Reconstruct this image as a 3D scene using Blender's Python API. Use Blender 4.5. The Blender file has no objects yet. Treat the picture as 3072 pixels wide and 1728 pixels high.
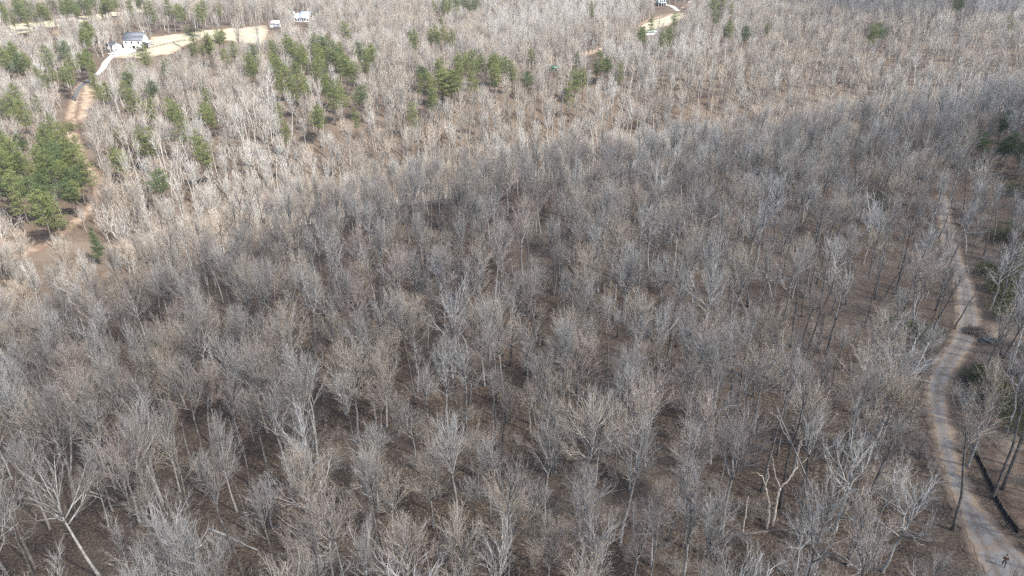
import bpy, bmesh, math, random
import numpy as np
from mathutils import Vector, Matrix
from mathutils.geometry import delaunay_2d_cdt

# ------------------------------------------------------------------ camera, sky, sun, exposure
SC = bpy.context.scene
COL = SC.collection
PITCH = math.radians(25.4)          # drone camera looking down
FPX = 2049.0                        # focal length in pixels of the 3072 x 1728 photograph
CAM_Z = 100.0
cam_d = bpy.data.cameras.new("camera")
cam_d.sensor_width = 36.0
cam_d.lens = 36.0 * FPX / 3072.0
cam_d.clip_start = 0.5
cam_d.clip_end = 12000.0
cam = bpy.data.objects.new("camera", cam_d)
COL.objects.link(cam)
cam.location = (0, 0, CAM_Z)
cam.rotation_euler = (math.pi / 2 - PITCH, 0, 0)
SC.camera = cam

SUN_AZ = math.radians(128.0)        # compass-like, clockwise from +Y (view direction)
SUN_EL = math.radians(50.0)
world = bpy.data.worlds.new("World")
SC.world = world
world.use_nodes = True
wn = world.node_tree.nodes
sky = wn.new("ShaderNodeTexSky")
sky.sky_type = 'NISHITA'
sky.sun_disc = False
sky.sun_elevation = SUN_EL
sky.sun_rotation = SUN_AZ
sky.dust_density = 2.0
world.node_tree.links.new(sky.outputs[0], wn["Background"].inputs[0])
wn["Background"].inputs[1].default_value = 0.13
sun_d = bpy.data.lights.new("sun", 'SUN')
sun_d.energy = 4.0
sun_d.angle = math.radians(2.0)
sun_d.color = (1.0, 0.955, 0.89)
sun = bpy.data.objects.new("sun", sun_d)
COL.objects.link(sun)
sdir = Vector((math.sin(SUN_AZ) * math.cos(SUN_EL), math.cos(SUN_AZ) * math.cos(SUN_EL), math.sin(SUN_EL)))
sun.rotation_euler = sdir.to_track_quat('Z', 'Y').to_euler()
sun.location = (0, 0, 400)
SC.view_settings.view_transform = 'Standard'
SC.view_settings.look = 'None'
SC.view_settings.gamma = 1.0
SC.view_settings.exposure = 1.55
SC.cycles.max_bounces = 4
SC.cycles.diffuse_bounces = 2
SC.cycles.glossy_bounces = 1
SC.cycles.transmission_bounces = 2
SC.cycles.volume_bounces = 0
SC.cycles.use_denoising = False
SC.cycles.filter_width = 1.4
SC.cycles.sample_clamp_direct = 12.0
SC.cycles.sample_clamp_indirect = 3.0

rng = np.random.default_rng(11)
random.seed(11)

# ------------------------------------------------------------------ pixels and terrain
CP, SP = math.cos(PITCH), math.sin(PITCH)
def ray(px, py):
    u = (px - 1536.0) / FPX; v = (864.0 - py) / FPX
    return np.array([u, CP + v * SP, -SP + v * CP])
def at_depth(px, py, d): return np.array([0, 0, CAM_Z]) + ray(px, py) * d
def project(P):
    P = np.atleast_2d(np.asarray(P, float)); q = P - np.array([0, 0, CAM_Z])
    d = q[:, 1] * CP - q[:, 2] * SP
    up = q[:, 1] * SP + q[:, 2] * CP
    dd = np.where(d > 1, d, 1)
    return 1536 + FPX * q[:, 0] / dd, 864 - FPX * up / dd, d

CTRL = [  # x, y, z relative to the camera height
    # the near ridge: a rounded hill whose crest runs from the near left to the far right
    (60, 60, -65), (95, 110, -66), (100, 150, -68), (118, 215, -66), (0, 60, -70), (0, 108, -71), (0, 131, -68), (-3, 156, -64), (0, 195, -62),
    (-50, 60, -71), (-78, 104, -77), (-60, 140, -71), (50, 150, -66), (50, 195, -63), (0, -100, -70), (150, -50, -58), (-150, -50, -88), (160, 130, -64), (-150, 100, -86),
    (-116, 143, -79), (-99, 155, -76), (-63, 181, -67), (-34, 198, -66), (0, 215, -64), (36, 232, -66), (79, 250, -62), (138, 274, -59), (210, 292, -56),
    # the ravine behind it
    (-166, 245, -93), (-165, 305, -92), (-140, 195, -94), (-90, 228, -101), (-25, 266, -104), (45, 290, -102), (115, 322, -94), (195, 350, -85),
    # the far slope
    (-99, 318, -78), (-6, 375, -72), (126, 401, -67), (273, 430, -51),
    (-266, 505, -55), (-181, 598, -46), (-174, 625, -43), (136, 670, -34), (-390, 553, -48), (-245, 350, -79),
    (-202, 258, -86), (245, 557, -39), (405, 583, -31), (-88, 574, -50), (-88, 440, -63), (30, 480, -58), (-300, 430, -68),
    (0, 850, -26), (-450, 800, -22), (450, 800, -12), (330, 300, -54), (300, 150, -56), (-300, 150, -95), (-400, 350, -84),
    (500, 450, -36), (0, 1050, -14), (-700, 1000, -10), (700, 1000, 5), (-700, 300, -80), (700, 200, -40), (0, -400, -70),
]
cp = np.array(CTRL, float)
S = 100.0
def _phi(r): return np.where(r > 1e-9, r * r * np.log(np.maximum(r, 1e-9)), 0.0)
n = len(cp)
K = _phi(np.linalg.norm(cp[:, None, :2] / S - cp[None, :, :2] / S, axis=2)) + np.eye(n) * 0.02
Pm = np.c_[np.ones(n), cp[:, :2] / S]
A = np.zeros((n + 3, n + 3)); A[:n, :n] = K; A[:n, n:] = Pm; A[n:, :n] = Pm.T
wts = np.linalg.solve(A, np.r_[cp[:, 2], np.zeros(3)])
def smooth(x, a, b):
    t = np.clip((x - a) / (b - a), 0, 1); return t * t * (3 - 2 * t)
def terrain_raw(x, y):
    q = np.c_[x, y] / S
    out = np.zeros(len(x))
    for i0 in range(0, len(x), 20000):
        s = slice(i0, i0 + 20000)
        out[s] = _phi(np.linalg.norm(q[s, None, :] - cp[None, :, :2] / S, axis=2)) @ wts[:n] + wts[n] + q[s] @ wts[n + 1:]
    r = np.hypot(x, y - 250)
    far = -40 + 0.035 * np.maximum(y, -600) + 40 * np.sin(x * 0.0021 + 1.0) * np.cos(y * 0.0017) + np.clip(r - 700, 0, 3000) * 0.03
    b = smooth(r, 620, 1000)
    z = np.clip(out, -130, 60) * (1 - b) + far * b
    z = z + 0.55 * np.sin(x * 0.11 + 0.6 * np.sin(y * 0.07)) * np.sin(y * 0.093 + 1.3) + 0.3 * np.sin(x * 0.23 + y * 0.19)
    return z + CAM_Z
def axis(lo, hi, step, far):
    a = np.arange(lo, hi + .1, step); out = [a]
    e, s = hi, step
    up = []
    while e < far: s *= 1.22; e += s; up.append(e)
    e, s = lo, step; dn = []
    while e > -far: s *= 1.22; e -= s; dn.append(e)
    return np.r_[np.array(dn[::-1]), a, np.array(up)]
GX = axis(-420, 460, 4.0, 5000); GY = axis(0, 720, 4.0, 5000)
gxx, gyy = np.meshgrid(GX, GY)
GZ = terrain_raw(gxx.ravel(), gyy.ravel()).reshape(gxx.shape)
def hz(x, y):
    x = np.atleast_1d(np.asarray(x, float)); y = np.atleast_1d(np.asarray(y, float))
    i = np.clip(np.searchsorted(GX, x) - 1, 0, len(GX) - 2); j = np.clip(np.searchsorted(GY, y) - 1, 0, len(GY) - 2)
    u = (x - GX[i]) / (GX[i + 1] - GX[i]); v = (y - GY[j]) / (GY[j + 1] - GY[j])
    a, b, c, d = GZ[j, i], GZ[j, i + 1], GZ[j + 1, i + 1], GZ[j + 1, i]
    return np.where(u >= v, a + u * (b - a) + v * (c - b), a + v * (d - a) + u * (c - d))
def hz1(x, y): return float(hz(x, y)[0])
def ground_at(px, py, lift=0.0):
    """where the line of sight through a photo pixel meets the ground (or a height above it)"""
    d = np.arange(20, 1400, 0.5)
    P = np.array([0, 0, CAM_Z]) + d[:, None] * ray(px, py)
    below = P[:, 2] <= hz(P[:, 0], P[:, 1]) + lift
    k = int(np.argmax(below)) if below.any() else len(d) - 1
    p = P[k]; return np.array([p[0], p[1], hz1(p[0], p[1])])

# ------------------------------------------------------------------ mesh helpers
class MB:
    """collects triangles"""
    def __init__(s): s.v = []; s.t = []; s.n = 0
    def add(s, v, t):
        v = np.asarray(v, float).reshape(-1, 3); t = np.asarray(t, int).reshape(-1, 3)
        s.v.append(v); s.t.append(t + s.n); s.n += len(v)
    def tube(s, pts, rad, k=5, cap=True):
        pts = np.asarray(pts, float); m = len(pts)
        tg = np.gradient(pts, axis=0); tg /= np.linalg.norm(tg, axis=1)[:, None] + 1e-9
        ref = np.array([0.31, 0.95, 0.02]) if abs(tg[0][1]) < .8 else np.array([1, 0.05, 0.1])
        a = np.cross(tg, ref); a /= np.linalg.norm(a, axis=1)[:, None] + 1e-9
        b = np.cross(tg, a)
        ang = np.arange(k) * 2 * math.pi / k
        ring = pts[:, None, :] + (a[:, None, :] * np.cos(ang)[None, :, None] + b[:, None, :] * np.sin(ang)[None, :, None]) * np.asarray(rad)[:, None, None]
        v = ring.reshape(-1, 3)
        i = np.arange(m - 1)[:, None] * k; j = np.arange(k)[None, :]; j2 = (j + 1) % k
        q0, q1, q2, q3 = i + j, i + j2, i + k + j2, i + k + j
        t = np.concatenate([np.stack([q0, q1, q2], -1).reshape(-1, 3), np.stack([q0, q2, q3], -1).reshape(-1, 3)])
        if cap:
            v = np.r_[v, pts[-1:], pts[:1]]
            e = (m - 1) * k + np.arange(k); e2 = (m - 1) * k + (np.arange(k) + 1) % k
            c0 = np.arange(k); c1 = (np.arange(k) + 1) % k
            t = np.r_[t, np.c_[e, e2, np.full(k, m * k)], np.c_[c1, c0, np.full(k, m * k + 1)]]
        s.add(v, t)
    def box(s, x0, x1, y0, y1, z0, z1, M=None):
        v = np.array([(x, y, z) for z in (z0, z1) for y in (y0, y1) for x in (x0, x1)], float)
        if M is not None: v = v @ np.asarray(M)[:3, :3].T + np.asarray(M)[:3, 3]
        t = [(0, 2, 1), (1, 2, 3), (4, 5, 6), (5, 7, 6), (0, 1, 4), (1, 5, 4), (2, 6, 3), (3, 6, 7), (0, 4, 2), (2, 4, 6), (1, 3, 5), (3, 7, 5)]
        s.add(v, t)
    def prism(s, prof, x0, x1):
        """closed profile in (y, z), extruded along x"""
        m = len(prof); p = np.array(prof, float)
        v = np.r_[np.c_[np.full(m, x0), p], np.c_[np.full(m, x1), p]]
        t = []
        for i in range(m):
            j = (i + 1) % m; t += [(i, j, m + j), (i, m + j, m + i)]
        c = delaunay_2d_cdt([Vector(q) for q in prof], [], [list(range(m))], 1, 1e-6)
        for f in c[2]:
            ids = [c[3][w][0] for w in f]
            for k in range(1, len(ids) - 1):
                t.append((ids[0], ids[k + 1], ids[k])); t.append((m + ids[0], m + ids[k], m + ids[k + 1]))
        s.add(v, t)
    def ribbons(s, p0, p1, w0, w1, r):
        """flat tapered twigs, two triangles each"""
        d = p1 - p0; q = r.normal(size=d.shape); a = np.cross(d, q); a /= np.linalg.norm(a, axis=1)[:, None] + 1e-9
        w0 = np.broadcast_to(w0, len(d))[:, None] / 2; w1 = np.broadcast_to(w1, len(d))[:, None] / 2
        v = np.stack([p0 - a * w0, p0 + a * w0, p1 + a * w1, p1 - a * w1], 1).reshape(-1, 3)
        i = np.arange(len(d))[:, None] * 4
        s.add(v, np.r_[i + np.array([0, 1, 2]), i + np.array([0, 2, 3])])
    def twigs(s, p0, p1, w, r):
        d = p1 - p0; q = r.normal(size=d.shape); a = np.cross(d, q); a /= np.linalg.norm(a, axis=1)[:, None] + 1e-9
        w = np.broadcast_to(w, len(d))[:, None] / 2
        v = np.stack([p0 - a * w, p0 + a * w, p1], 1).reshape(-1, 3)
        s.add(v, np.arange(len(v)).reshape(-1, 3))
    def mesh(s, name, mat, shade=False):
        v = np.concatenate(s.v) if s.v else np.zeros((0, 3)); t = np.concatenate(s.t) if s.t else np.zeros((0, 3), int)
        me = bpy.data.meshes.new(name)
        me.vertices.add(len(v)); me.vertices.foreach_set("co", v.ravel())
        me.loops.add(len(t) * 3); me.loops.foreach_set("vertex_index", t.ravel())
        me.polygons.add(len(t)); me.polygons.foreach_set("loop_start", np.arange(len(t)) * 3)
        try: me.polygons.foreach_set("loop_total", np.full(len(t), 3))
        except Exception: pass
        if shade: me.polygons.foreach_set("use_smooth", np.ones(len(t), bool))
        me.update(calc_edges=True); me.validate()
        if mat: me.materials.append(mat)
        return me
def link(name, me, parent=None, loc=None, rot=None, scale=None):
    o = bpy.data.objects.new(name, me); COL.objects.link(o)
    if parent: o.parent = parent
    if loc is not None: o.location = loc
    if rot is not None: o.rotation_euler = rot
    if scale is not None: o.scale = (scale,) * 3 if np.isscalar(scale) else scale
    return o
def tag(o, label=None, cat=None, group=None, kind=None):
    if label: o["label"] = label
    if cat: o["category"] = cat
    if group: o["group"] = group
    if kind: o["kind"] = kind
    return o
def thing(name, loc, rz=0.0, **k): return tag(link(name, None, loc=loc, rot=(0, 0, rz)), **k)
def part(name, mb, mat, parent, shade=False): return link(name, mb.mesh(name, mat, shade), parent)

# ------------------------------------------------------------------ materials
def nodes(name, rough=0.9):
    m = bpy.data.materials.new(name); m.use_nodes = True
    nt = m.node_tree; p = nt.nodes["Principled BSDF"]; p.inputs["Roughness"].default_value = rough
    p.inputs["Specular IOR Level"].default_value = 0.25
    return m, nt, p
def mat_noise(name, stops, scale, detail=6, rough=0.9, bump=0.0, coords="Object", rand=0.0, second=None):
    """colour ramp over noise, optional per-object brightness, optional second noise layer"""
    m, nt, p = nodes(name, rough); N = nt.nodes; L = nt.links
    tc = N.new("ShaderNodeTexCoord")
    if coords == "World":
        g = N.new("ShaderNodeNewGeometry"); src = g.outputs["Position"]
    else: src = tc.outputs[coords]
    nz = N.new("ShaderNodeTexNoise"); nz.inputs["Scale"].default_value = scale; nz.inputs["Detail"].default_value = detail
    nz.inputs["Roughness"].default_value = 0.65
    L.new(src, nz.inputs["Vector"])
    cr = N.new("ShaderNodeValToRGB"); L.new(nz.outputs["Fac"], cr.inputs[0])
    el = cr.color_ramp.elements
    for i, (pos, c) in enumerate(stops):
        e = el[i] if i < 2 else el.new(pos)
        e.position = pos; e.color = (*c, 1)
    out = cr.outputs[0]
    if second:
        sc2, c2, lo, hi, amt = second
        n2 = N.new("ShaderNodeTexNoise"); n2.inputs["Scale"].default_value = sc2; n2.inputs["Detail"].default_value = 5
        L.new(src, n2.inputs["Vector"])
        mr = N.new("ShaderNodeMapRange"); mr.inputs[1].default_value = lo; mr.inputs[2].default_value = hi; mr.inputs[4].default_value = amt
        L.new(n2.outputs["Fac"], mr.inputs[0])
        mx = N.new("ShaderNodeMix"); mx.data_type = 'RGBA'; L.new(mr.outputs[0], mx.inputs[0]); L.new(out, mx.inputs[6])
        mx.inputs[7].default_value = (*c2, 1); out = mx.outputs[2]
    if rand:
        oi = N.new("ShaderNodeObjectInfo")
        mr = N.new("ShaderNodeMapRange"); mr.inputs[3].default_value = 1 - rand; mr.inputs[4].default_value = 1 + rand
        L.new(oi.outputs["Random"], mr.inputs[0])
        mu = N.new("ShaderNodeVectorMath"); mu.operation = 'SCALE'; L.new(out, mu.inputs[0]); L.new(mr.outputs[0], mu.inputs["Scale"])
        out = mu.outputs[0]
    L.new(out, p.inputs["Base Color"])
    if bump:
        b = N.new("ShaderNodeBump"); b.inputs["Strength"].default_value = bump; b.inputs["Distance"].default_value = 0.1
        L.new(nz.outputs["Fac"], b.inputs["Height"]); L.new(b.outputs[0], p.inputs["Normal"])
    return m
def mat_twig(name, stops):
    """colour differs from tree to tree, and a little within a crown"""
    m, nt, p = nodes(name, 0.85); N = nt.nodes; L = nt.links
    oi = N.new("ShaderNodeObjectInfo"); cr = N.new("ShaderNodeValToRGB"); L.new(oi.outputs["Random"], cr.inputs[0])
    for i, (pos, c) in enumerate(stops):
        e = cr.color_ramp.elements[i] if i < 2 else cr.color_ramp.elements.new(pos)
        e.position = pos; e.color = (*c, 1)
    tc = N.new("ShaderNodeTexCoord"); nz = N.new("ShaderNodeTexNoise"); nz.inputs["Scale"].default_value = 0.9; nz.inputs["Detail"].default_value = 4
    L.new(tc.outputs["Object"], nz.inputs["Vector"])
    mr = N.new("ShaderNodeMapRange"); mr.inputs[1].default_value = .3; mr.inputs[2].default_value = .7; mr.inputs[3].default_value = .75; mr.inputs[4].default_value = 1.3
    L.new(nz.outputs["Fac"], mr.inputs[0])
    mu = N.new("ShaderNodeVectorMath"); mu.operation = 'SCALE'; L.new(cr.outputs[0], mu.inputs[0]); L.new(mr.outputs[0], mu.inputs["Scale"])
    L.new(mu.outputs[0], p.inputs["Base Color"])
    return m
def mat_plain(name, c, rough=0.7, metal=0.0, var=0.12, scale=1.5):
    lo = tuple(x * (1 - var) for x in c); hi = tuple(min(1, x * (1 + var)) for x in c)
    m = mat_noise(name, [(0.3, lo), (0.7, hi)], scale, 4, rough)
    m.node_tree.nodes["Principled BSDF"].inputs["Metallic"].default_value = metal
    return m

def blend_edge(m, col, width, nscale=0.7):
    """the surface breaks up into another one (leaves, dirt) towards its rim"""
    nt = m.node_tree; N = nt.nodes; L = nt.links; p = N["Principled BSDF"]; src = p.inputs["Base Color"].links[0].from_socket
    a = N.new("ShaderNodeAttribute"); a.attribute_name = "edge"; g = N.new("ShaderNodeNewGeometry")
    nz = N.new("ShaderNodeTexNoise"); nz.inputs["Scale"].default_value = nscale; nz.inputs["Detail"].default_value = 9; nz.inputs["Roughness"].default_value = .75; L.new(g.outputs["Position"], nz.inputs["Vector"])
    ma = N.new("ShaderNodeMath"); ma.operation = 'MULTIPLY_ADD'; L.new(nz.outputs["Fac"], ma.inputs[0]); ma.inputs[1].default_value = -width * 2.2; L.new(a.outputs["Fac"], ma.inputs[2])
    mr = N.new("ShaderNodeMapRange"); mr.inputs[1].default_value = -width * 1.0; mr.inputs[2].default_value = 0.0; L.new(ma.outputs[0], mr.inputs[0])
    mx = N.new("ShaderNodeMix"); mx.data_type = 'RGBA'; L.new(mr.outputs[0], mx.inputs[0]); mx.inputs[6].default_value = (*col, 1); L.new(src, mx.inputs[7])
    L.new(mx.outputs[2], p.inputs["Base Color"])
M = {}
M["litter"] = mat_noise("leaf_litter", [(0.32, (0.018, 0.0135, 0.010)), (0.48, (0.062, 0.045, 0.032)), (0.6, (0.125, 0.092, 0.065)), (0.74, (0.31, 0.24, 0.175))],
                        3.2, 10, 0.95, 0.6, "World", second=(0.06, (0.150, 0.120, 0.092), 0.48, 0.70, 0.55))
M["grass"] = mat_noise("winter_grass", [(0.3, (0.20, 0.195, 0.135)), (0.5, (0.29, 0.265, 0.19)), (0.72, (0.40, 0.34, 0.255))], 0.16, 8, 0.95, 0.2, "World")
M["gravel"] = mat_noise("grey_gravel", [(0.3, (0.155, 0.144, 0.13)), (0.55, (0.23, 0.216, 0.196)), (0.75, (0.31, 0.294, 0.27))], 1.1, 12, 0.95, 0.3, "World",
                        second=(0.55, (0.20, 0.15, 0.105), 0.5, 0.68, 0.75))
M["dirt"] = mat_noise("tan_dirt", [(0.3, (0.17, 0.132, 0.092)), (0.55, (0.28, 0.225, 0.16)), (0.75, (0.38, 0.31, 0.225))], 0.8, 10, 0.95, 0.3, "World",
                      second=(0.25, (0.145, 0.09, 0.06), 0.45, 0.62, 0.8))
M["shoulder"] = mat_noise("sandy_dirt", [(0.3, (0.17, 0.13, 0.095)), (0.55, (0.27, 0.21, 0.152)), (0.75, (0.37, 0.295, 0.22))], 0.9, 10, 0.95, 0.3, "World",
                      second=(0.22, (0.15, 0.10, 0.068), 0.42, 0.6, 0.75))
blend_edge(M["shoulder"], (0.098, 0.073, 0.053), 0.95, 1.2); blend_edge(M["gravel"], (0.25, 0.185, 0.125), 0.75, 1.3); blend_edge(M["dirt"], (0.11, 0.073, 0.052), 2.2, .4)
def leaf_strip(m, col, lo, hi):
    nt = m.node_tree; N = nt.nodes; L = nt.links; p = N["Principled BSDF"]; src = p.inputs["Base Color"].links[0].from_socket
    a = N.new("ShaderNodeAttribute"); a.attribute_name = "edge"; g = N.new("ShaderNodeNewGeometry"); nz = N.new("ShaderNodeTexNoise"); nz.inputs["Scale"].default_value = 1.6; nz.inputs["Detail"].default_value = 8; L.new(g.outputs["Position"], nz.inputs["Vector"])
    ad = N.new("ShaderNodeMath"); ad.operation = 'MULTIPLY_ADD'; L.new(nz.outputs["Fac"], ad.inputs[0]); ad.inputs[1].default_value = .5; L.new(a.outputs["Fac"], ad.inputs[2])
    cr = N.new("ShaderNodeValToRGB"); L.new(ad.outputs[0], cr.inputs[0]); e = cr.color_ramp.elements
    e[0].position = 0; e[0].color = (0, 0, 0, 1); e[1].position = 1; e[1].color = (0, 0, 0, 1)
    mr = N.new("ShaderNodeMapRange"); mr.inputs[2].default_value = 3.0; L.new(ad.outputs[0], mr.inputs[0]); L.new(mr.outputs[0], cr.inputs[0])
    for q, v in ((lo / 3, 0), ((lo + hi) / 6, .75), (hi / 3, 0)): x = e.new(q); x.color = (v, v, v, 1)
    mx = N.new("ShaderNodeMix"); mx.data_type = 'RGBA'; L.new(cr.outputs[0], mx.inputs[0]); L.new(src, mx.inputs[6]); mx.inputs[7].default_value = (*col, 1); L.new(mx.outputs[2], p.inputs["Base Color"])
leaf_strip(M["gravel"], (0.15, 0.115, 0.08), 1.0, 1.9)
blend_edge(M["grass"], (0.21, 0.15, 0.10), 3.0, .25)
M["asphalt"] = mat_noise("worn_asphalt", [(0.3, (0.06, 0.06, 0.062)), (0.7, (0.11, 0.11, 0.112))], 1.5, 8, 0.9, 0.1, "World")
M["concrete"] = mat_noise("pale_concrete", [(0.3, (0.32, 0.30, 0.265)), (0.7, (0.46, 0.44, 0.40))], 0.5, 6, 0.9, 0.05, "World")
M["bark_slim"] = mat_noise("brown_grey_bark", [(0.32, (0.065, 0.055, 0.047)), (0.5, (0.14, 0.125, 0.11)), (0.68, (0.29, 0.275, 0.25))], 1.4, 6, 0.95, 0.4, "Object", rand=0.3)
M["bark"] = mat_noise("grey_bark", [(0.32, (0.15, 0.132, 0.115)), (0.5, (0.285, 0.268, 0.242)), (0.68, (0.44, 0.428, 0.395))], 1.6, 6, 0.95, 0.4, "Object", rand=0.25)
M["bark_pale"] = mat_noise("pale_bark", [(0.3, (0.20, 0.18, 0.155)), (0.48, (0.36, 0.345, 0.31)), (0.65, (0.52, 0.505, 0.46))], 1.1, 6, 0.9, 0.3, "Object", rand=0.15)
M["bark_dark"] = mat_noise("dark_bark", [(0.32, (0.06, 0.05, 0.043)), (0.5, (0.115, 0.098, 0.085)), (0.7, (0.2, 0.18, 0.155))], 1.6, 6, 0.95, 0.4, "Object", rand=0.2)
M["dead"] = mat_noise("bleached_wood", [(0.3, (0.34, 0.26, 0.18)), (0.5, (0.58, 0.50, 0.40)), (0.7, (0.72, 0.67, 0.58))], 2.0, 6, 0.85, 0.3, "Object")
M["twig"] = mat_twig("grey_twigs", [(0.0, (0.19, 0.163, 0.138)), (0.25, (0.29, 0.268, 0.235)), (0.5, (0.40, 0.385, 0.345)), (0.72, (0.27, 0.238, 0.207)), (0.88, (0.33, 0.29, 0.225)), (1.0, (0.24, 0.205, 0.188))])
M["twig_tan"] = mat_twig("tan_twigs", [(0.0, (0.35, 0.29, 0.225)), (0.5, (0.41, 0.36, 0.295)), (1.0, (0.33, 0.27, 0.24))])
M["twig_pale"] = mat_twig("pale_twigs", [(0.0, (0.36, 0.335, 0.30)), (0.5, (0.43, 0.41, 0.375)), (1.0, (0.33, 0.30, 0.275))])
M["dryleaf"] = mat_twig("dry_leaves", [(0.0, (0.30, 0.225, 0.145)), (0.5, (0.37, 0.295, 0.195)), (1.0, (0.32, 0.25, 0.18))])
M["needle"] = mat_twig("pine_needles", [(0.0, (0.085, 0.110, 0.034)), (0.35, (0.135, 0.152, 0.052)), (0.7, (0.105, 0.126, 0.044)), (1.0, (0.155, 0.165, 0.062))])
M["needle_dark"] = mat_twig("dark_needles", [(0.0, (0.055, 0.085, 0.032)), (1.0, (0.075, 0.105, 0.04))])
M["laurel"] = mat_twig("laurel_leaves", [(0.0, (0.065, 0.075, 0.032)), (1.0, (0.11, 0.115, 0.05))])

# ------------------------------------------------------------------ ground
def build_ground():
    ny, nx = GZ.shape
    v = np.c_[gxx.ravel(), gyy.ravel(), GZ.ravel()]
    i = (np.arange(ny - 1)[:, None] * nx + np.arange(nx - 1)[None, :]).ravel()
    b = MB(); b.add(v, np.r_[np.c_[i, i + 1, i + nx + 1], np.c_[i, i + nx + 1, i + nx]])
    return tag(link("ground", b.mesh("ground", M["litter"], True)), kind="structure")
build_ground()
def in_poly(x, y, poly):
    poly = np.asarray(poly); r = np.zeros(len(x), bool); m = len(poly)
    for i in range(m):
        (x0, y0), (x1, y1) = poly[i], poly[(i + 1) % m]
        c = ((y0 > y) != (y1 > y)) & (x < (x1 - x0) * (y - y0) / (y1 - y0 + 1e-12) + x0); r ^= c
    return r
def sheet(name, poly, step, lift, mat, wob=0.0):
    poly = np.asarray(poly, float)[:, :2]
    # resample the outline and roughen it
    pts = []
    m = len(poly)
    for i in range(m):
        a, b = poly[i], poly[(i + 1) % m]; k = max(1, int(np.linalg.norm(b - a) / step))
        for q in range(k): pts.append(a + (b - a) * q / k)
    pts = np.array(pts)
    if wob:
        pts = pts + wob * np.c_[np.sin(pts[:, 0] * 0.9 + pts[:, 1] * 1.7) + .6 * np.sin(pts[:, 1] * 4.1), np.sin(pts[:, 1] * 1.1 - pts[:, 0] * 1.3) + .6 * np.sin(pts[:, 0] * 3.7)]
    lo, hi = pts.min(0), pts.max(0)
    xs, ys = np.meshgrid(np.arange(lo[0], hi[0], step), np.arange(lo[1], hi[1], step))
    xs = xs.ravel(); ys = ys.ravel(); k = in_poly(xs, ys, pts)
    allp = np.r_[pts, np.c_[xs[k], ys[k]]]
    res = delaunay_2d_cdt([Vector(p) for p in allp], [], [list(range(len(pts)))], 2, 1e-4)
    vv = np.array([(p.x, p.y) for p in res[0]])
    tri = []
    for f in res[2]:
        for q in range(1, len(f) - 1): tri.append((f[0], f[q], f[q + 1]))
    b = MB(); b.add(np.c_[vv, hz(vv[:, 0], vv[:, 1]) + lift], tri)
    me = b.mesh(name, mat, True)
    if len(me.vertices) == len(vv):
        ed = np.array([np.hypot(pts[:, 0] - q[0], pts[:, 1] - q[1]).min() for q in vv])
        me.attributes.new("edge", 'FLOAT', 'POINT').data.foreach_set("value", ed.astype(np.float32))
    return tag(link(name, me), kind="structure")
def resample(pl, step):
    pl = np.asarray(pl, float)[:, :2]
    for _ in range(2):   # smooth corners
        q = [pl[0]]
        for a, b in zip(pl[:-1], pl[1:]): q += [a * .75 + b * .25, a * .25 + b * .75]
        pl = np.array(q + [pl[-1]])
    s = np.r_[0, np.cumsum(np.linalg.norm(np.diff(pl, axis=0), axis=1))]
    t = np.linspace(0, s[-1], max(2, int(s[-1] / step)))
    return np.c_[np.interp(t, s, pl[:, 0]), np.interp(t, s, pl[:, 1])], t / s[-1]
def strip_poly(pl, w):
    """polyline and half width (one number, or one per point) -> outline"""
    p, t = resample(pl, 2.0)
    if np.isscalar(w): w = np.full(len(p), w)
    else:
        a = np.asarray(pl, float)[:, :2]; sl = np.r_[0, np.cumsum(np.linalg.norm(np.diff(a, axis=0), axis=1))]
        w = np.interp(t, sl / sl[-1], w)
    d = np.gradient(p, axis=0); d /= np.linalg.norm(d, axis=1)[:, None]
    nrm = np.c_[-d[:, 1], d[:, 0]]
    return np.r_[p + nrm * w[:, None], (p - nrm * w[:, None])[::-1]]
G = lambda L: [ground_at(*q) for q in L]
CLEAR = []            # polygons without trees
def clear(poly): CLEAR.append(np.asarray(poly)[:, :2])

TRACK_PX = [(3110, 1850), (3060, 1760), (3010, 1690), (2945, 1598), (2898, 1514), (2862, 1431), (2838, 1348), (2816, 1252), (2806, 1169), (2826, 1110),
            (2874, 1050), (2903, 985), (2905, 930), (2893, 860), (2868, 790), (2845, 720), (2832, 650), (2826, 590)]
track = G(TRACK_PX)
WG = .76 * np.array([3.9, 3.6, 3.0, 1.9, 1.1, .9, .9, 1.0, 1.25, 1.5, 1.6, 1.7, 1.8, 1.6, 1.4, 1.3, 1.3, 1.3])
sheet("track_shoulder", strip_poly(track, WG + 1.25), 0.6, 0.035, M["shoulder"], 0.22)
sheet("gravel_track", strip_poly(track, WG + .35), 0.6, 0.07, M["gravel"], 0.14)
clear(strip_poly(track, WG + 1.0))
FIELD_PX = [(330, 176), (400, 158), (450, 135), (452, 112), (548, 102), (640, 90), (676, 85), (800, 77), (806, 92), (790, 134), (735, 131), (600, 120), (552, 140), (517, 163), (420, 175)]
field = G(FIELD_PX); sheet("field", field, 2.0, 0.13, M["grass"], 0.8); clear(field)
YARD_PX = [(1945, 56), (1985, 48), (2040, 36), (2060, 48), (2040, 62), (1985, 84), (1930, 92), (1905, 84)]
yard = G(YARD_PX); sheet("yard", yard, 2.0, 0.13, M["grass"], 0.8); clear(yard)
far_field = G([(-30, 82), (60, 72), (150, 62), (300, 42), (420, 28), (440, 36), (300, 62), (150, 88), (60, 102), (-30, 116)]); sheet("far_field", far_field, 4.0, 0.2, M["grass"], 1.2); clear(far_field)
APRON_PX = [(328, 163), (352, 152), (362, 146), (424, 145), (424, 150), (390, 164), (346, 172), (331, 168)]
apron = G(APRON_PX); sheet("driveway_apron", apron, 2.0, 0.18, M["concrete"], 0.1); clear(apron)
drive = G([(338, 167), (324, 181), (315, 192), (310, 206), (299, 218), (288, 226)])
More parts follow.
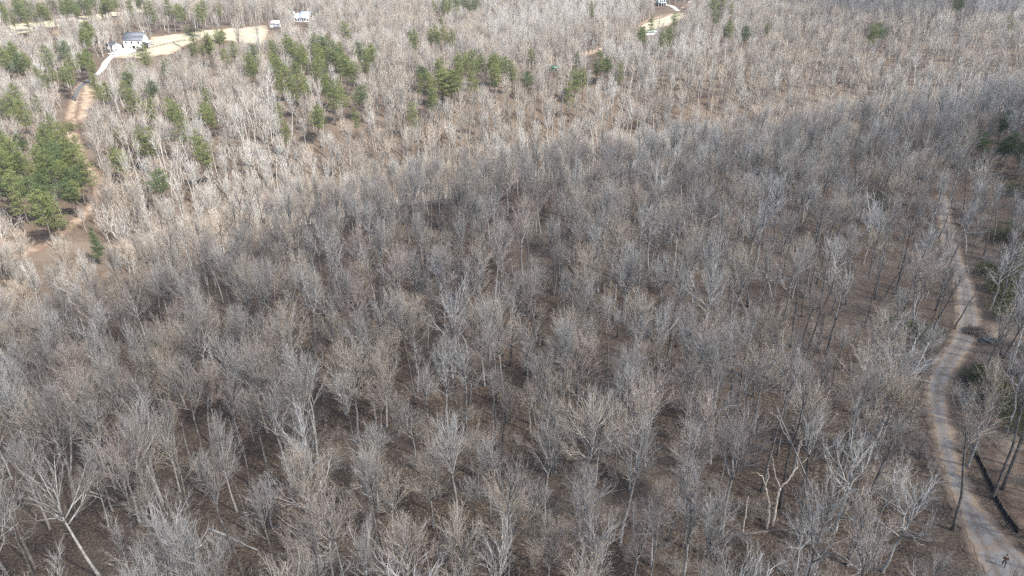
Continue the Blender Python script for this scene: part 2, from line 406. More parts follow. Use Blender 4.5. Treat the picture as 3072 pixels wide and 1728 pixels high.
sheet("driveway", strip_poly(drive, 1.9), 1.2, 0.22, M["concrete"], 0.1); clear(strip_poly(drive, 4.5))
lane = G([(292, 223), (262, 244), (238, 262), (222, 300), (214, 345), (212, 385), (224, 425), (248, 470), (278, 517), (302, 560), (280, 615), (215, 680), (139, 731), (60, 770), (-60, 812)])
sheet("lane_verge", strip_poly(lane, [3.2] * 7 + [2.2] * 8), 2.0, 0.03, M["dirt"], 0.4)
sheet("lane", strip_poly(lane[:4], 1.5), 1.5, 0.07, M["asphalt"], 0.1); clear(strip_poly(lane, 4.0))
BANK_PX = [(294, 232), (250, 252), (236, 308), (226, 350), (236, 370), (256, 374), (279, 318), (288, 270)]
bank = G(BANK_PX); sheet("dirt_clearing", bank, 2.5, 0.05, M["dirt"], 0.8); clear(bank)
loop1 = G([(1905, 84), (1950, 62), (2000, 46), (2030, 36), (2060, 18), (2075, 8), (2090, 7)])
loop2 = G([(2030, 34), (2060, 44), (2090, 55), (2120, 65)]); loop3 = G([(2080, 8), (2100, 18), (2125, 34), (2135, 46)]); loop4 = G([(2034, 34), (2020, 20), (1995, 14)])
for i, l in enumerate((loop1, loop2, loop3, loop4)):
    sheet("sandy_driveway", strip_poly(l, 1.7 if i else 2.2), 1.5, 0.17 + .02 * i, M["concrete"] if i == 3 else M["dirt"], 0.15); clear(strip_poly(l, 4.5))
cut = G([(1748, 168), (1765, 160), (1800, 150), (1825, 143)]); sheet("logging_cut", strip_poly(cut, 5), 2.5, 0.03, M["dirt"], 0.6); clear(strip_poly(cut, 6))
PAD_PX = [(2930, 1010), (2975, 960), (3010, 985), (3060, 1000), (3075, 1040), (3000, 1030)]
pad = G(PAD_PX); sheet("dirt_pad", pad, 1.5, 0.02, M["dirt"], 0.5); clear(pad)
BARE_PX = [(2905, 1262), (2985, 1250), (3072, 1262), (3110, 1560), (3060, 1590), (2990, 1450)]
bare = G(BARE_PX); sheet("bare_bank", bare, 1.5, 0.02, M["dirt"], 0.5)
for px, py, r in ((402, 128, 11), (352, 140, 7), (912, 52, 10), (825, 72, 7), (1985, 14, 9), (1660, 206, 6), (1950, 98, 7)):
    c = ground_at(px, py); a = np.arange(12) * math.pi / 6; clear(np.c_[c[0] + r * np.cos(a), c[1] + r * np.sin(a)])

# ------------------------------------------------------------------ bare trees
def nrm(v): return v / (np.linalg.norm(v) + 1e-9)
def path(r, p, d, L, seg, up, wan):
    pts = [np.array(p, float)]; d = nrm(np.array(d, float)); dirs = [d]
    for i in range(seg):
        d = nrm(d + np.array([0, 0, up / seg]) + r.normal(size=3) * wan / math.sqrt(seg))
        pts.append(pts[-1] + d * L / seg); dirs.append(d)
    return np.array(pts), np.array(dirs)
def lerp_path(pts, dirs, t):
    m = len(pts) - 1; x = np.clip(np.asarray(t) * m, 0, m - 1e-6); i = x.astype(int); f = (x - i)[:, None]
    return pts[i] * (1 - f) + pts[i + 1] * f, dirs[i + 1]
def side_dirs(r, d, amin, amax):
    q = r.normal(size=d.shape); a = np.cross(d, q); a /= np.linalg.norm(a, axis=1)[:, None] + 1e-9
    th = r.uniform(amin, amax, len(d))[:, None]
    return d * np.cos(th) + a * np.sin(th)
KIND = {  # height, fork (share of height), limbs, limb angle, crown half-width, wander, limb radius, trunk radius
    "broom":   dict(H=(16, 20), fork=(.36, .50), zone=.20, limbs=(10, 14), ang=(.08, .62), R=(2.2, 3.7), up=.22, wan=.20, rl=.105, rt=.19, s2=.46, s3=.37, tw=3, leaf=0),
    "round":   dict(H=(14, 18), fork=(.36, .46), zone=.26, limbs=(10, 14), ang=(.15, .85), R=(2.8, 4.2), up=.28, wan=.26, rl=.105, rt=.20, s2=.46, s3=.37, tw=3, leaf=1),
    "slender": dict(H=(19, 24), fork=(.56, .68), zone=.22, limbs=(7, 10), ang=(.10, .60), R=(1.6, 2.8), up=.25, wan=.22, rl=.080, rt=.19, s2=.46, s3=.44, tw=3, leaf=0),
    "crooked": dict(H=(15, 19), fork=(.34, .46), zone=.30, limbs=(7, 9), ang=(.25, 1.0), R=(3.4, 4.6), up=.30, wan=.50, rl=.110, rt=.19, s2=.60, s3=.46, tw=3, leaf=0),
}
def grow(seed, kind, lod=0):
    r = np.random.default_rng(seed); K = KIND[kind]
    H = r.uniform(*K["H"]); hf = H * r.uniform(*K["fork"]); R = r.uniform(*K["R"])
    T, C, LV = MB(), MB(), MB()
    k0, k1, k2 = ((7, 5, 3), (5, 3, 3))[lod]; fat = (1.0, 1.25)[lod]
    cz = hf + (H - hf) * .52; rv = H - cz                       # the crown's envelope: an egg round this point
    def env(p):
        q = (p - np.array([0, 0, cz])) / np.array([R, R, rv if p[2] > cz else (cz - hf) * 1.1]); return float(np.linalg.norm(q))
    lead = hf + (H - hf) * (.55 if kind == "slender" else .32)
    tp, td = path(r, (0, 0, -0.4), (r.normal() * .05, r.normal() * .05, 1), lead + .4, 12, .25, .14 if kind != "crooked" else .30)
    zt = np.linspace(0, 1, 13); rad = K["rt"] * (.6 * np.exp(-zt * 16) + 1 - .55 * zt ** 1.2) * fat
    T.tube(tp, rad, k0)
    limbs = [(tp[9:], td[9:], lead * .28, .05)]
    nl = int(r.integers(K["limbs"][0], K["limbs"][1] + 1)); az0 = r.uniform(0, 6.28)
    for i in range(nl):
        f = i / max(1, nl - 1)
        h = min(lead * .99, hf + (H - hf) * (K["zone"] * 2.6 if kind == "slender" else K["zone"] * 1.5) * f)
        p, dd = lerp_path(tp, td, np.array([(h + .4) / (lead + .4)])); p = p[0]
        az = az0 + i * 2.39996 + r.normal() * .3; an = K["ang"][1] + (K["ang"][0] - K["ang"][1]) * f + r.normal() * .16
        d = np.array([math.cos(az) * math.sin(an), math.sin(az) * math.sin(an), math.cos(an)])
        L = (H - p[2]) * 1.15; lim = r.uniform(.82, 1.16)
        for _ in range(7):
            st = r.bit_generator.state; lp, ld = path(r, p, d, L, 7, K["up"], K["wan"])
            e = env(lp[-1])
            if e <= lim: break
            r.bit_generator.state = st; L *= max(.72, 1 / e ** .8)
        L = max(L, 1.6)
        r0 = K["rl"] * (.5 + .09 * L) * (1 - .25 * f) * fat
        T.tube(lp, r0 * (1 - .80 * np.linspace(0, 1, len(lp)) ** .9), k1); limbs.append((lp, ld, L, r0))
        if L > 4 and lod == 0:
            q, dq = lerp_path(lp, ld, np.array([r.uniform(.25, .5)])); d2 = side_dirs(r, dq, .3, .6)[0]
            l2 = L * r.uniform(.35, .55); p2, dd2 = path(r, q[0], d2, l2, 5, K["up"], K["wan"])
            if env(p2[-1]) < 1.1: T.tube(p2, r0 * .6 * (1 - .8 * np.linspace(0, 1, 6)), k1); limbs.append((p2, dd2, l2, r0 * .6))
    for _ in range(int(r.integers(1, 4)) if lod == 0 else 0):       # low dead stubs on the bole
        p, dd = lerp_path(tp, td, np.array([r.uniform(.35, .75)])); a = r.uniform(0, 6.28)
        q, _d = path(r, p[0], (math.cos(a), math.sin(a), .25), r.uniform(.6, 2.0), 3, .2, .4); T.tube(q, [.03, .022, .016, .006], 3)
    P3, D3 = [], []
    s2 = K["s2"] * (1, 1.9)[lod]; s3 = K["s3"] * (1, 1.7)[lod]; wm = (1.0, 1.9)[lod]
    for lp, ld, L, r0 in limbs:
        m = max(3, int(L * .85 / s2)); t = np.clip(np.linspace(.18, .99, m) + r.normal(size=m) * .02, .1, .995)
        q, dq = lerp_path(lp, ld, t); sd = side_dirs(r, dq, .25, .65)
        for j in range(m):
            l2 = 1.0 + r.uniform(.3, 1.0) * R * .55 * (1 - .4 * t[j]); e = env(q[j] + sd[j] * l2)
            if e > 1.04: l2 = max(.5, l2 / e ** 1.5)
            p2, d2 = path(r, q[j], sd[j], l2, 3, .25, K["wan"] * .7)
            C.tube(p2, np.array([.038, .029, .019, .009]) * (.7 + l2 * .18) * wm ** .6, k2, cap=False)
            m3 = max(2, int(l2 / s3)); a, b = lerp_path(p2, d2, np.r_[r.uniform(.15, .97, m3), 1.0]); P3.append(a); D3.append(b)
    P3 = np.concatenate(P3); D3 = np.concatenate(D3)
    d3 = side_dirs(r, D3, .15, .5) + np.array([0, 0, .10]); d3 /= np.linalg.norm(d3, axis=1)[:, None]
    l3 = r.uniform(.45, 1.15, len(P3))[:, None] * (1, 1.25)[lod]
    mid = P3 + d3 * l3 * .5
    d3b = d3 + r.normal(size=d3.shape) * .16 + np.array([0, 0, .08]); d3b /= np.linalg.norm(d3b, axis=1)[:, None]
    end = mid + d3b * l3 * .5
    C.ribbons(P3, mid, .027 * wm, .020 * wm, r); C.twigs(mid, end, .020 * wm, r)
    nt = K["tw"] if lod == 0 else 2
    idx = np.repeat(np.arange(len(P3)), nt); f = r.uniform(.3, 1, len(idx))[:, None]
    st = np.where(f < .5, P3[idx] + (mid - P3)[idx] * f * 2, mid[idx] + (end - mid)[idx] * (f - .5) * 2)
    dt = side_dirs(r, d3b[idx], .2, .6); lt = r.uniform(.3, .75, len(idx))[:, None] * (1, 1.3)[lod]
    C.twigs(st, st + dt * lt, .014 * wm, r)
    if K["leaf"]:
        k = r.choice(len(st), int(len(st) * (.7, .8)[lod]), replace=False)
        c = st[k] + dt[k] * lt[k] * r.uniform(.4, 1, (len(k), 1)); sz = (.06, .11)[lod]
        a = r.normal(size=c.shape) * sz; b = r.normal(size=c.shape) * sz
        LV.add(np.stack([c, c + a, c + b], 1).reshape(-1, 3), np.arange(len(c) * 3).reshape(-1, 3))
    return T, C, LV, H
BARK = {"broom": ("bark", "twig"), "round": ("bark", "twig_tan"), "slender": ("bark_slim", "twig"), "crooked": ("bark_pale", "twig_pale")}
NV = {"broom": 9, "round": 5, "slender": 7, "crooked": 5}
VAR = []      # near variants: kind, trunk mesh, crown mesh, leaves mesh, height
for kind in ("broom", "round", "slender", "crooked"):
    for i in range(NV[kind]):
        T, C, LV, H = grow(100 + 17 * i + len(kind) * 1000, kind)
        b, t = BARK[kind]
        if kind == "broom" and i % 3 == 2: b = "bark_pale"
        VAR.append((kind, T.mesh("trunk", M[b], True), C.mesh("crown", M[t]), LV.mesh("leaves", M["dryleaf"]) if LV.n else None, H, (T, C, LV, b, t)))

# prototypes for the far wood: one mesh each, kept outside the scene
protos = bpy.data.collections.new("wood_prototypes")
def joined(name, T, C, LV, b, t):
    me = bpy.data.meshes.new(name)
    B = MB(); mats = []; ids = []
    for q, mname in ((T, b), (C, t), (LV, "dryleaf")):
        if q.n:
            vv = np.concatenate(q.v); tt = np.concatenate(q.t); B.add(vv, tt); ids += [len(mats)] * len(tt); mats.append(M[mname])
    me = B.mesh(name, None)
    for m_ in mats: me.materials.append(m_)
    me.polygons.foreach_set("material_index", np.array(ids, dtype=np.int32)); me.update()
    return me
PROTO = []
for i, v in enumerate(VAR):
    protos.objects.link(bpy.data.objects.new(f"proto_{len(PROTO):03d}", joined("near_tree", *v[5]))); PROTO.append((v[0], 0, v[4]))
for kind, cnt in (("broom", 5), ("round", 3), ("slender", 4), ("crooked", 3)):
    for i in range(cnt):
        T, C, LV, H = grow(5000 + 31 * i + len(kind) * 77, kind, 1)
        b, t = BARK[kind]
        if i == cnt - 1: b, t = "bark_pale", "twig_pale"
        protos.objects.link(bpy.data.objects.new(f"proto_{len(PROTO):03d}", joined("far_tree", T, C, LV, b, t))); PROTO.append((kind, 1, H))
# low brush
def brush(seed):
    r = np.random.default_rng(seed); C = MB()
    m = 26; a = r.uniform(0, 6.28, m)
    for i in range(m):
        p, d = path(r, (r.normal() * .5, r.normal() * .5, -.1), (math.cos(a[i]) * .5, math.sin(a[i]) * .5, 1), r.uniform(.9, 3.6), 4, .2, .5)
        C.tube(p, np.array([.02, .016, .012, .009, .005]), 3, cap=False)
        t = r.uniform(.2, 1, 9); q, dq = lerp_path(p, d, t); e = q + side_dirs(r, dq, .4, 1.0) * r.uniform(.4, 1.1, (9, 1)); C.twigs(q, e, .02, r)
        qq = np.repeat(q + (e - q) * .5, 4, 0); C.twigs(qq, qq + (r.normal(size=qq.shape) * .5 + np.array([0, 0, .35])) * .55, .013, r)
    return C
for i in range(4):
    protos.objects.link(bpy.data.objects.new(f"proto_{len(PROTO):03d}", joined("brush", MB(), brush(900 + i), MB(), "bark", "twig_tan" if i % 2 else "twig"))); PROTO.append(("brush", 2, 2.5))
IDX = {(k, l): [i for i, p in enumerate(PROTO) if p[0] == k and p[1] == l] for k, l in {(p[0], p[1]) for p in PROTO}}

# ------------------------------------------------------------------ pines and evergreen shrubs
def pine(seed, conical=False):
    r = np.random.default_rng(seed); T, C = MB(), MB()
    H = r.uniform(14, 19); tp, td = path(r, (0, 0, -.4), (r.normal() * .04, r.normal() * .04, 1), H + .2, 10, .2, .10)
    T.tube(tp, np.linspace(.24, .03, 11), 6)
    h0 = H * (.18 if conical else r.uniform(.34, .48)); m = 62 if conical else 46; R = r.uniform(2.6, 3.7)
    P, N_, SZ = [], [], []
    for i in range(m):
        f = (i + r.random()) / m; h = h0 + (H - h0) * f
        prof = (1 - f) ** .75 + .10 if conical else (math.sin(math.pi * min(1, .22 + .80 * f)) ** .7 + .05)
        L = R * prof * r.uniform(.65, 1.2)
        a = i * 2.39996 + r.normal() * .4
        p, d = path(r, (tp[min(10, int((h + .4) / H * 10))][0], tp[min(10, int((h + .4) / H * 10))][1], h), (math.cos(a), math.sin(a), r.uniform(-.1, .45)), L, 3, .35, .25)
        T.tube(p, np.linspace(.045, .012, 4), 3, cap=False)
        k = max(6, int(L * (17 if conical else 11))); t = r.uniform(.28, 1.05, k); q, _d = lerp_path(p, d, t)
        spread = .16 + .20 * L * .35
        q = q + r.normal(size=q.shape) * np.array([spread * 1.5, spread * 1.5, spread * .45]); P.append(q)
    P = np.concatenate(P); kk = len(P) * 3; idx = np.repeat(np.arange(len(P)), 3)
    c = P[idx] + r.normal(size=(kk, 3)) * .10
    d = r.normal(size=(kk, 3)) * np.array([1, 1, .45]) + np.array([0, 0, .35]); d /= np.linalg.norm(d, axis=1)[:, None]
    C.twigs(c, c + d * r.uniform(.28, .62, (kk, 1)), r.uniform(.08, .17, kk), r)
    return T, C, H
PINES = []
for i in range(8):
    T, C, H = pine(300 + i, i == 7); PINES.append((T.mesh("trunk", M["bark_dark"], True), C.mesh("crown", M["needle_dark" if i in (3, 7) else "needle"]), H))
PINE_PX = [  # centre x, y, spread x, y, how many (photo pixels of the crowns)
    (110, 500, 135, 140, 36), (30, 470, 50, 100, 7), (60, 330, 60, 40, 5), (205, 520, 60, 70, 7), (130, 180, 130, 55, 13), (265, 100, 26, 36, 5), (240, 190, 40, 30, 5), (150, 240, 40, 20, 3), (255, 150, 22, 40, 3), (30, 180, 30, 30, 4),
    (60, 40, 70, 26, 13), (170, 30, 60, 22, 9), (260, 25, 80, 20, 14), (370, 12, 60, 10, 8),
    (450, 30, 16, 12, 2), (512, 38, 12, 20, 2), (600, 45, 18, 18, 2), (655, 30, 2, 4, 1), (535, 40, 20, 14, 2),
    (600, 145, 45, 18, 6), (665, 125, 26, 12, 3), (750, 185, 80, 45, 9), (850, 175, 75, 45, 10), (940, 155, 60, 42, 9), (1000, 195, 70, 50, 11), (1050, 170, 55, 34, 6), (890, 245, 60, 36, 7), (985, 270, 30, 24, 5),
    (378, 254, 16, 30, 4), (393, 310, 10, 8, 1), (449, 274, 10, 8, 1), (449, 338, 10, 10, 2), (529, 338, 16, 16, 3), (537, 385, 6, 4, 1), (620, 302, 4, 4, 1), (636, 352, 18, 16, 3), (596, 433, 8, 8, 1), (350, 409, 4, 4, 1),
    (433, 425, 10, 10, 2), (345, 478, 22, 14, 3), (622, 477, 16, 16, 2), (835, 342, 4, 4, 1), (858, 401, 4, 4, 1), (950, 366, 16, 10, 2), (473, 552, 8, 8, 1), (290, 266, 4, 4, 1), (322, 282, 8, 6, 1), (490, 203, 8, 6, 1), (440, 172, 10, 8, 2),
    (1278, 225, 14, 12, 2), (1330, 218, 12, 10, 2), (1382, 187, 24, 12, 4), (1425, 191, 18, 10, 2), (1456, 197, 16, 10, 3), (1493, 200, 18, 12, 3), (1537, 215, 12, 10, 1), (1328, 254, 34, 20, 7), (1362, 239, 20, 14, 3), (1302, 290, 12, 10, 2),
    (1262, 254, 6, 6, 1), (1473, 235, 16, 12, 2), (1425, 248, 8, 6, 1), (1596, 171, 3, 3, 1), (1580, 242, 8, 6, 1), (1727, 183, 12, 8, 1), (1807, 200, 20, 20, 4), (1722, 242, 12, 10, 2), (1750, 236, 6, 6, 1), (1859, 215, 10, 8, 1), (1712, 286, 3, 6, 1),
    (1930, 107, 16, 14, 3), (1998, 112, 16, 20, 3), (1958, 75, 4, 4, 1), (2025, 60, 8, 10, 1), (1775, 32, 3, 4, 1), (1322, 64, 4, 6, 1), (1312, 107, 26, 16, 5), (1356, 123, 14, 8, 2), (1239, 123, 12, 8, 2), (1382, 16, 50, 10, 9), (1306, 24, 6, 8, 1),
    (1044, 95, 6, 6, 1), (1072, 294, 8, 6, 1), (1032, 300, 6, 6, 1), (1239, 346, 8, 8, 1), (1064, 358, 8, 8, 1), (1119, 163, 16, 10, 2), (2147, 16, 24, 14, 3), (2195, 28, 4, 8, 1), (2143, 64, 6, 8, 1), (2187, 91, 10, 10, 2), (2235, 107, 6, 6, 1),
    (2298, 87, 6, 6, 1), (2616, 99, 10, 6, 2), (2656, 99, 6, 4, 1), (2867, 12, 20, 8, 3), (3034, 71, 6, 4, 1), (3010, 372, 8, 10, 2), (3022, 448, 18, 10, 3), (3064, 468, 10, 10, 2), (2962, 436, 8, 6, 1)]
r2 = np.random.default_rng(5)
PINE_GROUP = [(lambda x, y: x < 320 and y > 260, "green pine in the dense stand beside the valley lane", "pines in the dense stand beside the lane"),
              (lambda x, y: x < 330 and y > 85, "green pine on the slope below the white house", "pines on the slope by the white house"),
              (lambda x, y: x < 460, "green pine in the far stand beyond the white house", "pines in the stand beyond the white house"),
              (lambda x, y: x < 680 and y < 85, "dark green pine standing at the wood's edge behind the field", "pines behind the field"),
              (lambda x, y: 560 < x < 1120 and y < 300, "green pine in the scattered belt below the field", "pines in the belt below the field"),
              (lambda x, y: x < 1120, "single green pine among bare trees on the far slope", "single pines on the far slope"),
              (lambda x, y: x < 1560, "green pine in the clump across the ravine", "pines in the clump across the ravine"),
              (lambda x, y: x < 2260 and y < 130, "green pine near the sandy driveway loop", "pines near the sandy driveway"),
              (lambda x, y: x < 2000, "green pine near the small green shed", "pines near the green shed"),
              (lambda x, y: True, "green pine standing alone among the grey trees of the far ridge", "lone pines on the far ridge")]
pine_xy = []; pine_top = []; R_PINE = 2.6
def put_pine(qx, qy, var, s, lab=None, grp=None):
    tr, cr, H = PINES[var]
    g = ground_at(qx, qy, lift=.66 * H * s * 1.22)
    s = s * 1.22; root = link("pine_tree", None, loc=g, rot=(r2.normal() * .03, r2.normal() * .03, r2.uniform(0, 6.28)), scale=s)
    tag(root, lab, "tree", grp); link("trunk", tr, root); link("crown", cr, root); pine_xy.append(g[:2]); pine_top.append((qx, qy, project(g)[2][0], R_PINE * s)); return root
for cx, cy, sx, sy, m in PINE_PX:
    for k in range(m):
        for _ in range(12):
            a = r2.uniform(0, 6.28); q = math.sqrt(r2.random()) if m > 1 else 0
            qx, qy = cx + sx * q * math.cos(a), cy + sy * q * math.sin(a); s = r2.uniform(.72, 1.12)
            g = ground_at(qx, qy, lift=10 * s)
            if all((g[0] - b[0]) ** 2 + (g[1] - b[1]) ** 2 > 6 for b in pine_xy): break
        lab, grp = next((l, gr) for t, l, gr in PINE_GROUP if t(qx, qy))
        edge_ = qx > 2940 and qy > 250; s = s * .6 if edge_ else s
        put_pine(qx, qy, 3 if edge_ else int(r2.integers(7)), s, ("small " if s < .82 else "tall " if s > 1.03 else "") + lab, grp)
put_pine(283, 722, 7, .66, "lone dark green conical pine on the near edge of the ridge")

# ------------------------------------------------------------------ where the trees stand
def vnoise(x, y, sc, seed):
    r = np.random.default_rng(seed); tab = r.random((64, 64))
    x = x / sc; y = y / sc; i = np.floor(x).astype(int); j = np.floor(y).astype(int); u = x - i; v = y - j
    u = u * u * (3 - 2 * u); v = v * v * (3 - 2 * v); g = lambda a, b: tab[a % 64, b % 64]
    return (g(i, j) * (1 - u) + g(i + 1, j) * u) * (1 - v) + (g(i, j + 1) * (1 - u) + g(i + 1, j + 1) * u) * v
SPC = 4.75
xs, ys = np.meshgrid(np.arange(-800, 800, SPC), np.arange(16, 1000, SPC))
xs = xs.ravel() + rng.uniform(-.48, .48, xs.size) * SPC; ys = ys.ravel() + rng.uniform(-.48, .48, ys.size) * SPC
keep = (np.abs(xs) < ys * 1.0 + 45) & (ys < 980)
xs, ys = xs[keep], ys[keep]
for poly in CLEAR:
    lo, hi = poly.min(0), poly.max(0)
    k = (xs > lo[0]) & (xs < hi[0]) & (ys > lo[1]) & (ys < hi[1])
    ii = np.where(k)[0]; inside = in_poly(xs[ii], ys[ii], poly); m = np.ones(len(xs), bool); m[ii[inside]] = False; xs, ys = xs[m], ys[m]
zs = hz(xs, ys)
# density: thinner on the open right-hand slope and on the far clearing
px, py, dep = project(np.c_[xs, ys, zs])
dens = 0.80 + 0.35 * (vnoise(xs, ys, 22, 3) - .5)
dens *= 1 - 0.12 * smooth(px, 1900, 2500) * smooth(py, 560, 800)
dens *= 1 - 0.30 * np.exp(-((px - 2830) / 260) ** 2 - ((py - 170) / 60) ** 2)
dens *= 1 + .18 * smooth(dep, 300, 360)
crest = np.exp(-((ys - (213 + .5 * xs)) / 40) ** 2); dens = dens + .4 * crest * (dep < 300)
bk = ys - (213 + .5 * xs); dens *= 1 - .88 * smooth(bk, 14, 24) * (1 - smooth(bk, 58, 80)) * (np.abs(xs - 40) < 190)
keep = rng.random(len(xs)) < dens
xs, ys, zs, px, py, dep = (a[keep] for a in (xs, ys, zs, px, py, dep))
# kinds
u = rng.random(len(xs)) * .62 + vnoise(xs, ys, 30, 8) * .38
right = smooth(px, 1900, 2500) * smooth(py, 500, 800)
kind = np.where(u < .44, "broom", np.where(u < .60, "round", np.where(u < .84, "slender", "crooked")))
kind = np.where((right > .5) & (u < .42), "slender", kind)
kind = np.where((right > .5) & (u >= .42) & (u < .50), "crooked", kind)
scl = rng.uniform(.76, 1.12, len(xs)) * (1 - .38 * (rng.random(len(xs)) < .24)) * (1 - .26 * np.exp(-((ys - (205 + .5 * xs)) / 38) ** 2) * (dep < 300))
# keep the sightlines that the photograph shows open
OPEN = [(p, 14) for p in TRACK_PX[8:13]] + [(p, 7) for p in TRACK_PX[2:8]] + [((360, 150), 24), ((400, 130), 34), ((430, 140), 24), ((330, 172), 12), ((312, 200), 9), ((290, 226), 8), ((255, 300), 18), ((245, 345), 16), ((262, 260), 10), ((235, 370), 10),
        ((500, 130), 24), ((560, 115), 26), ((620, 110), 26), ((680, 105), 24), ((740, 100), 22), ((790, 95), 16), ((480, 160), 14), ((540, 140), 16), ((600, 125), 16),
        ((905, 52), 22), ((825, 72), 15), ((1985, 10), 16), ((2030, 36), 18), ((1960, 62), 20), ((1930, 76), 16), ((2000, 50), 18), ((2055, 22), 12), ((60, 84), 12), ((150, 71), 12), ((250, 54), 10), ((340, 42), 8), ((1660, 205), 9), ((1790, 152), 14), ((3012, 1695), 26), ((2960, 1420), 12), ((2905, 1310), 12), ((3020, 1550), 12),
        ((2925, 990), 16), ((2310, 1500), 34), ((2270, 1500), 24), ((205, 415), 10), ((215, 682), 20), ((178, 706), 20), ((140, 731), 20), ((100, 752), 16), ((283, 715), 22)]
okm = np.ones(len(xs), bool)
Hs = np.array([18.0] * len(xs)) * scl
for (qx, qy), rad in OPEN:
    gp = ground_at(qx, qy); gd = project(gp)[2][0]
    for f in (.15, .45, .75, .95):
        tx, ty, td = project(np.c_[xs, ys, zs + Hs * f])
        rc = rad + (1.6 if f > .3 else .4) * FPX / np.maximum(td, 1)
        okm &= ~((dep < gd - 1.5) & (np.hypot(tx - qx, ty - qy) < rc * (.9 if f > .3 else 1.0)))
for (qx, qy, gd, rr), b in zip(pine_top, pine_xy):
    okm &= np.hypot(xs - b[0], ys - b[1]) > 2.6
    for f in (.6, .8, .97):
        tx, ty, td = project(np.c_[xs, ys, zs + Hs * f])
        okm &= ~((dep < gd) & (dep > gd - (130 if (qx, qy) == (283, 722) else 70)) & (np.hypot(tx - qx, (ty - qy) * .8) < (rr * .8 + (3.6 if (qx, qy) == (283, 722) else 1.2)) * FPX / gd))
xs, ys, zs, px, py, dep, kind, scl = (a[okm] for a in (xs, ys, zs, px, py, dep, kind, scl))
rz = rng.uniform(0, 6.283, len(xs)); lx = rng.normal(size=len(xs)) * .035; ly = rng.normal(size=len(xs)) * .035
# the 300 that show largest become things of their own
tx, ty, td = project(np.c_[xs, ys, zs + 11 * scl])
inview = (tx > -60) & (tx < 3132) & (ty < 1790) & (ty > -60)
order = np.argsort(np.where(inview, td / scl, 1e9))[:300]
LABEL = {
    "broom": ("broom_crowned_tree", "bare grey tree with an upright broom-shaped crown of fine twigs", "bare trees with upright broom crowns"),
    "round": ("tan_leaved_tree", "rounded tree with dry tan leaves still clinging to its twigs", "rounded trees with dry tan leaves"),
    "slender": ("slender_tree", "slender dark-trunked bare tree with its crown high up", "tall slender bare trees"),
    "crooked": ("pale_barked_tree", "pale-barked bare tree with crooked open spreading limbs", "pale-barked trees with crooked limbs"),
}
byk = {k: [i for i, v in enumerate(VAR) if v[0] == k] for k in NV}
trackp, _ = resample(track, 3.0)
MARKS = [(ground_at(2308, 1580), "the bleached snags"), (ground_at(2448, 1612), "the leaning dead trunk"), (ground_at(2925, 1000), "the brush pile"), (ground_at(2960, 1440), "the silt fence"), (ground_at(3010, 1552), "the silt fence"), (ground_at(2912, 1340), "the silt fence"),
         (ground_at(2150, 1262), "a fallen log"), (ground_at(1820, 1480), "a fallen log"), (ground_at(1150, 1650), "a fallen log"), (ground_at(700, 1620), "a fallen log"), (ground_at(2080, 1130), "a fallen log")]
for n_, i in enumerate(order):
    k = str(kind[i]); v = VAR[byk[k][int(rng.integers(len(byk[k])))]]
    nm, lab, grp = LABEL[k]
    if np.hypot(trackp[:, 0] - xs[i], trackp[:, 1] - ys[i]).min() < 7.5:
        lab += " beside the gravel track"; grp += " beside the gravel track"
    if scl[i] < .64: lab = "small " + lab
    elif scl[i] > 1.03: lab = "large " + lab
    if "track" not in lab:
        w_, dst = min(((w, np.hypot(q[0] - xs[i], q[1] - ys[i])) for q, w in MARKS), key=lambda z_: z_[1])
        if dst < 9: lab += " near " + w_; grp += " near " + w_
    root = link(nm, None, loc=(xs[i], ys[i], zs[i]), rot=(lx[i], ly[i], rz[i]), scale=float(scl[i]))
    tag(root, lab, "tree", grp)
    link("trunk", v[1], root); link("crown", v[2], root)
    if v[3]: link("leaves", v[3], root)
rest = np.ones(len(xs), bool); rest[order] = False
ri = np.where(rest)[0]
pid = np.zeros(len(xs), np.int32); patch = vnoise(xs, ys, 55, 77)
for i in ri:
    lod = 0 if dep[i] < 235 else 1
    c = IDX[(str(kind[i]), lod)]; pid[i] = c[int(np.clip((patch[i] * 1.3 - .15 + rng.normal() * .16) * len(c), 0, len(c) - 1))] if lod else c[int(rng.integers(len(c)))]
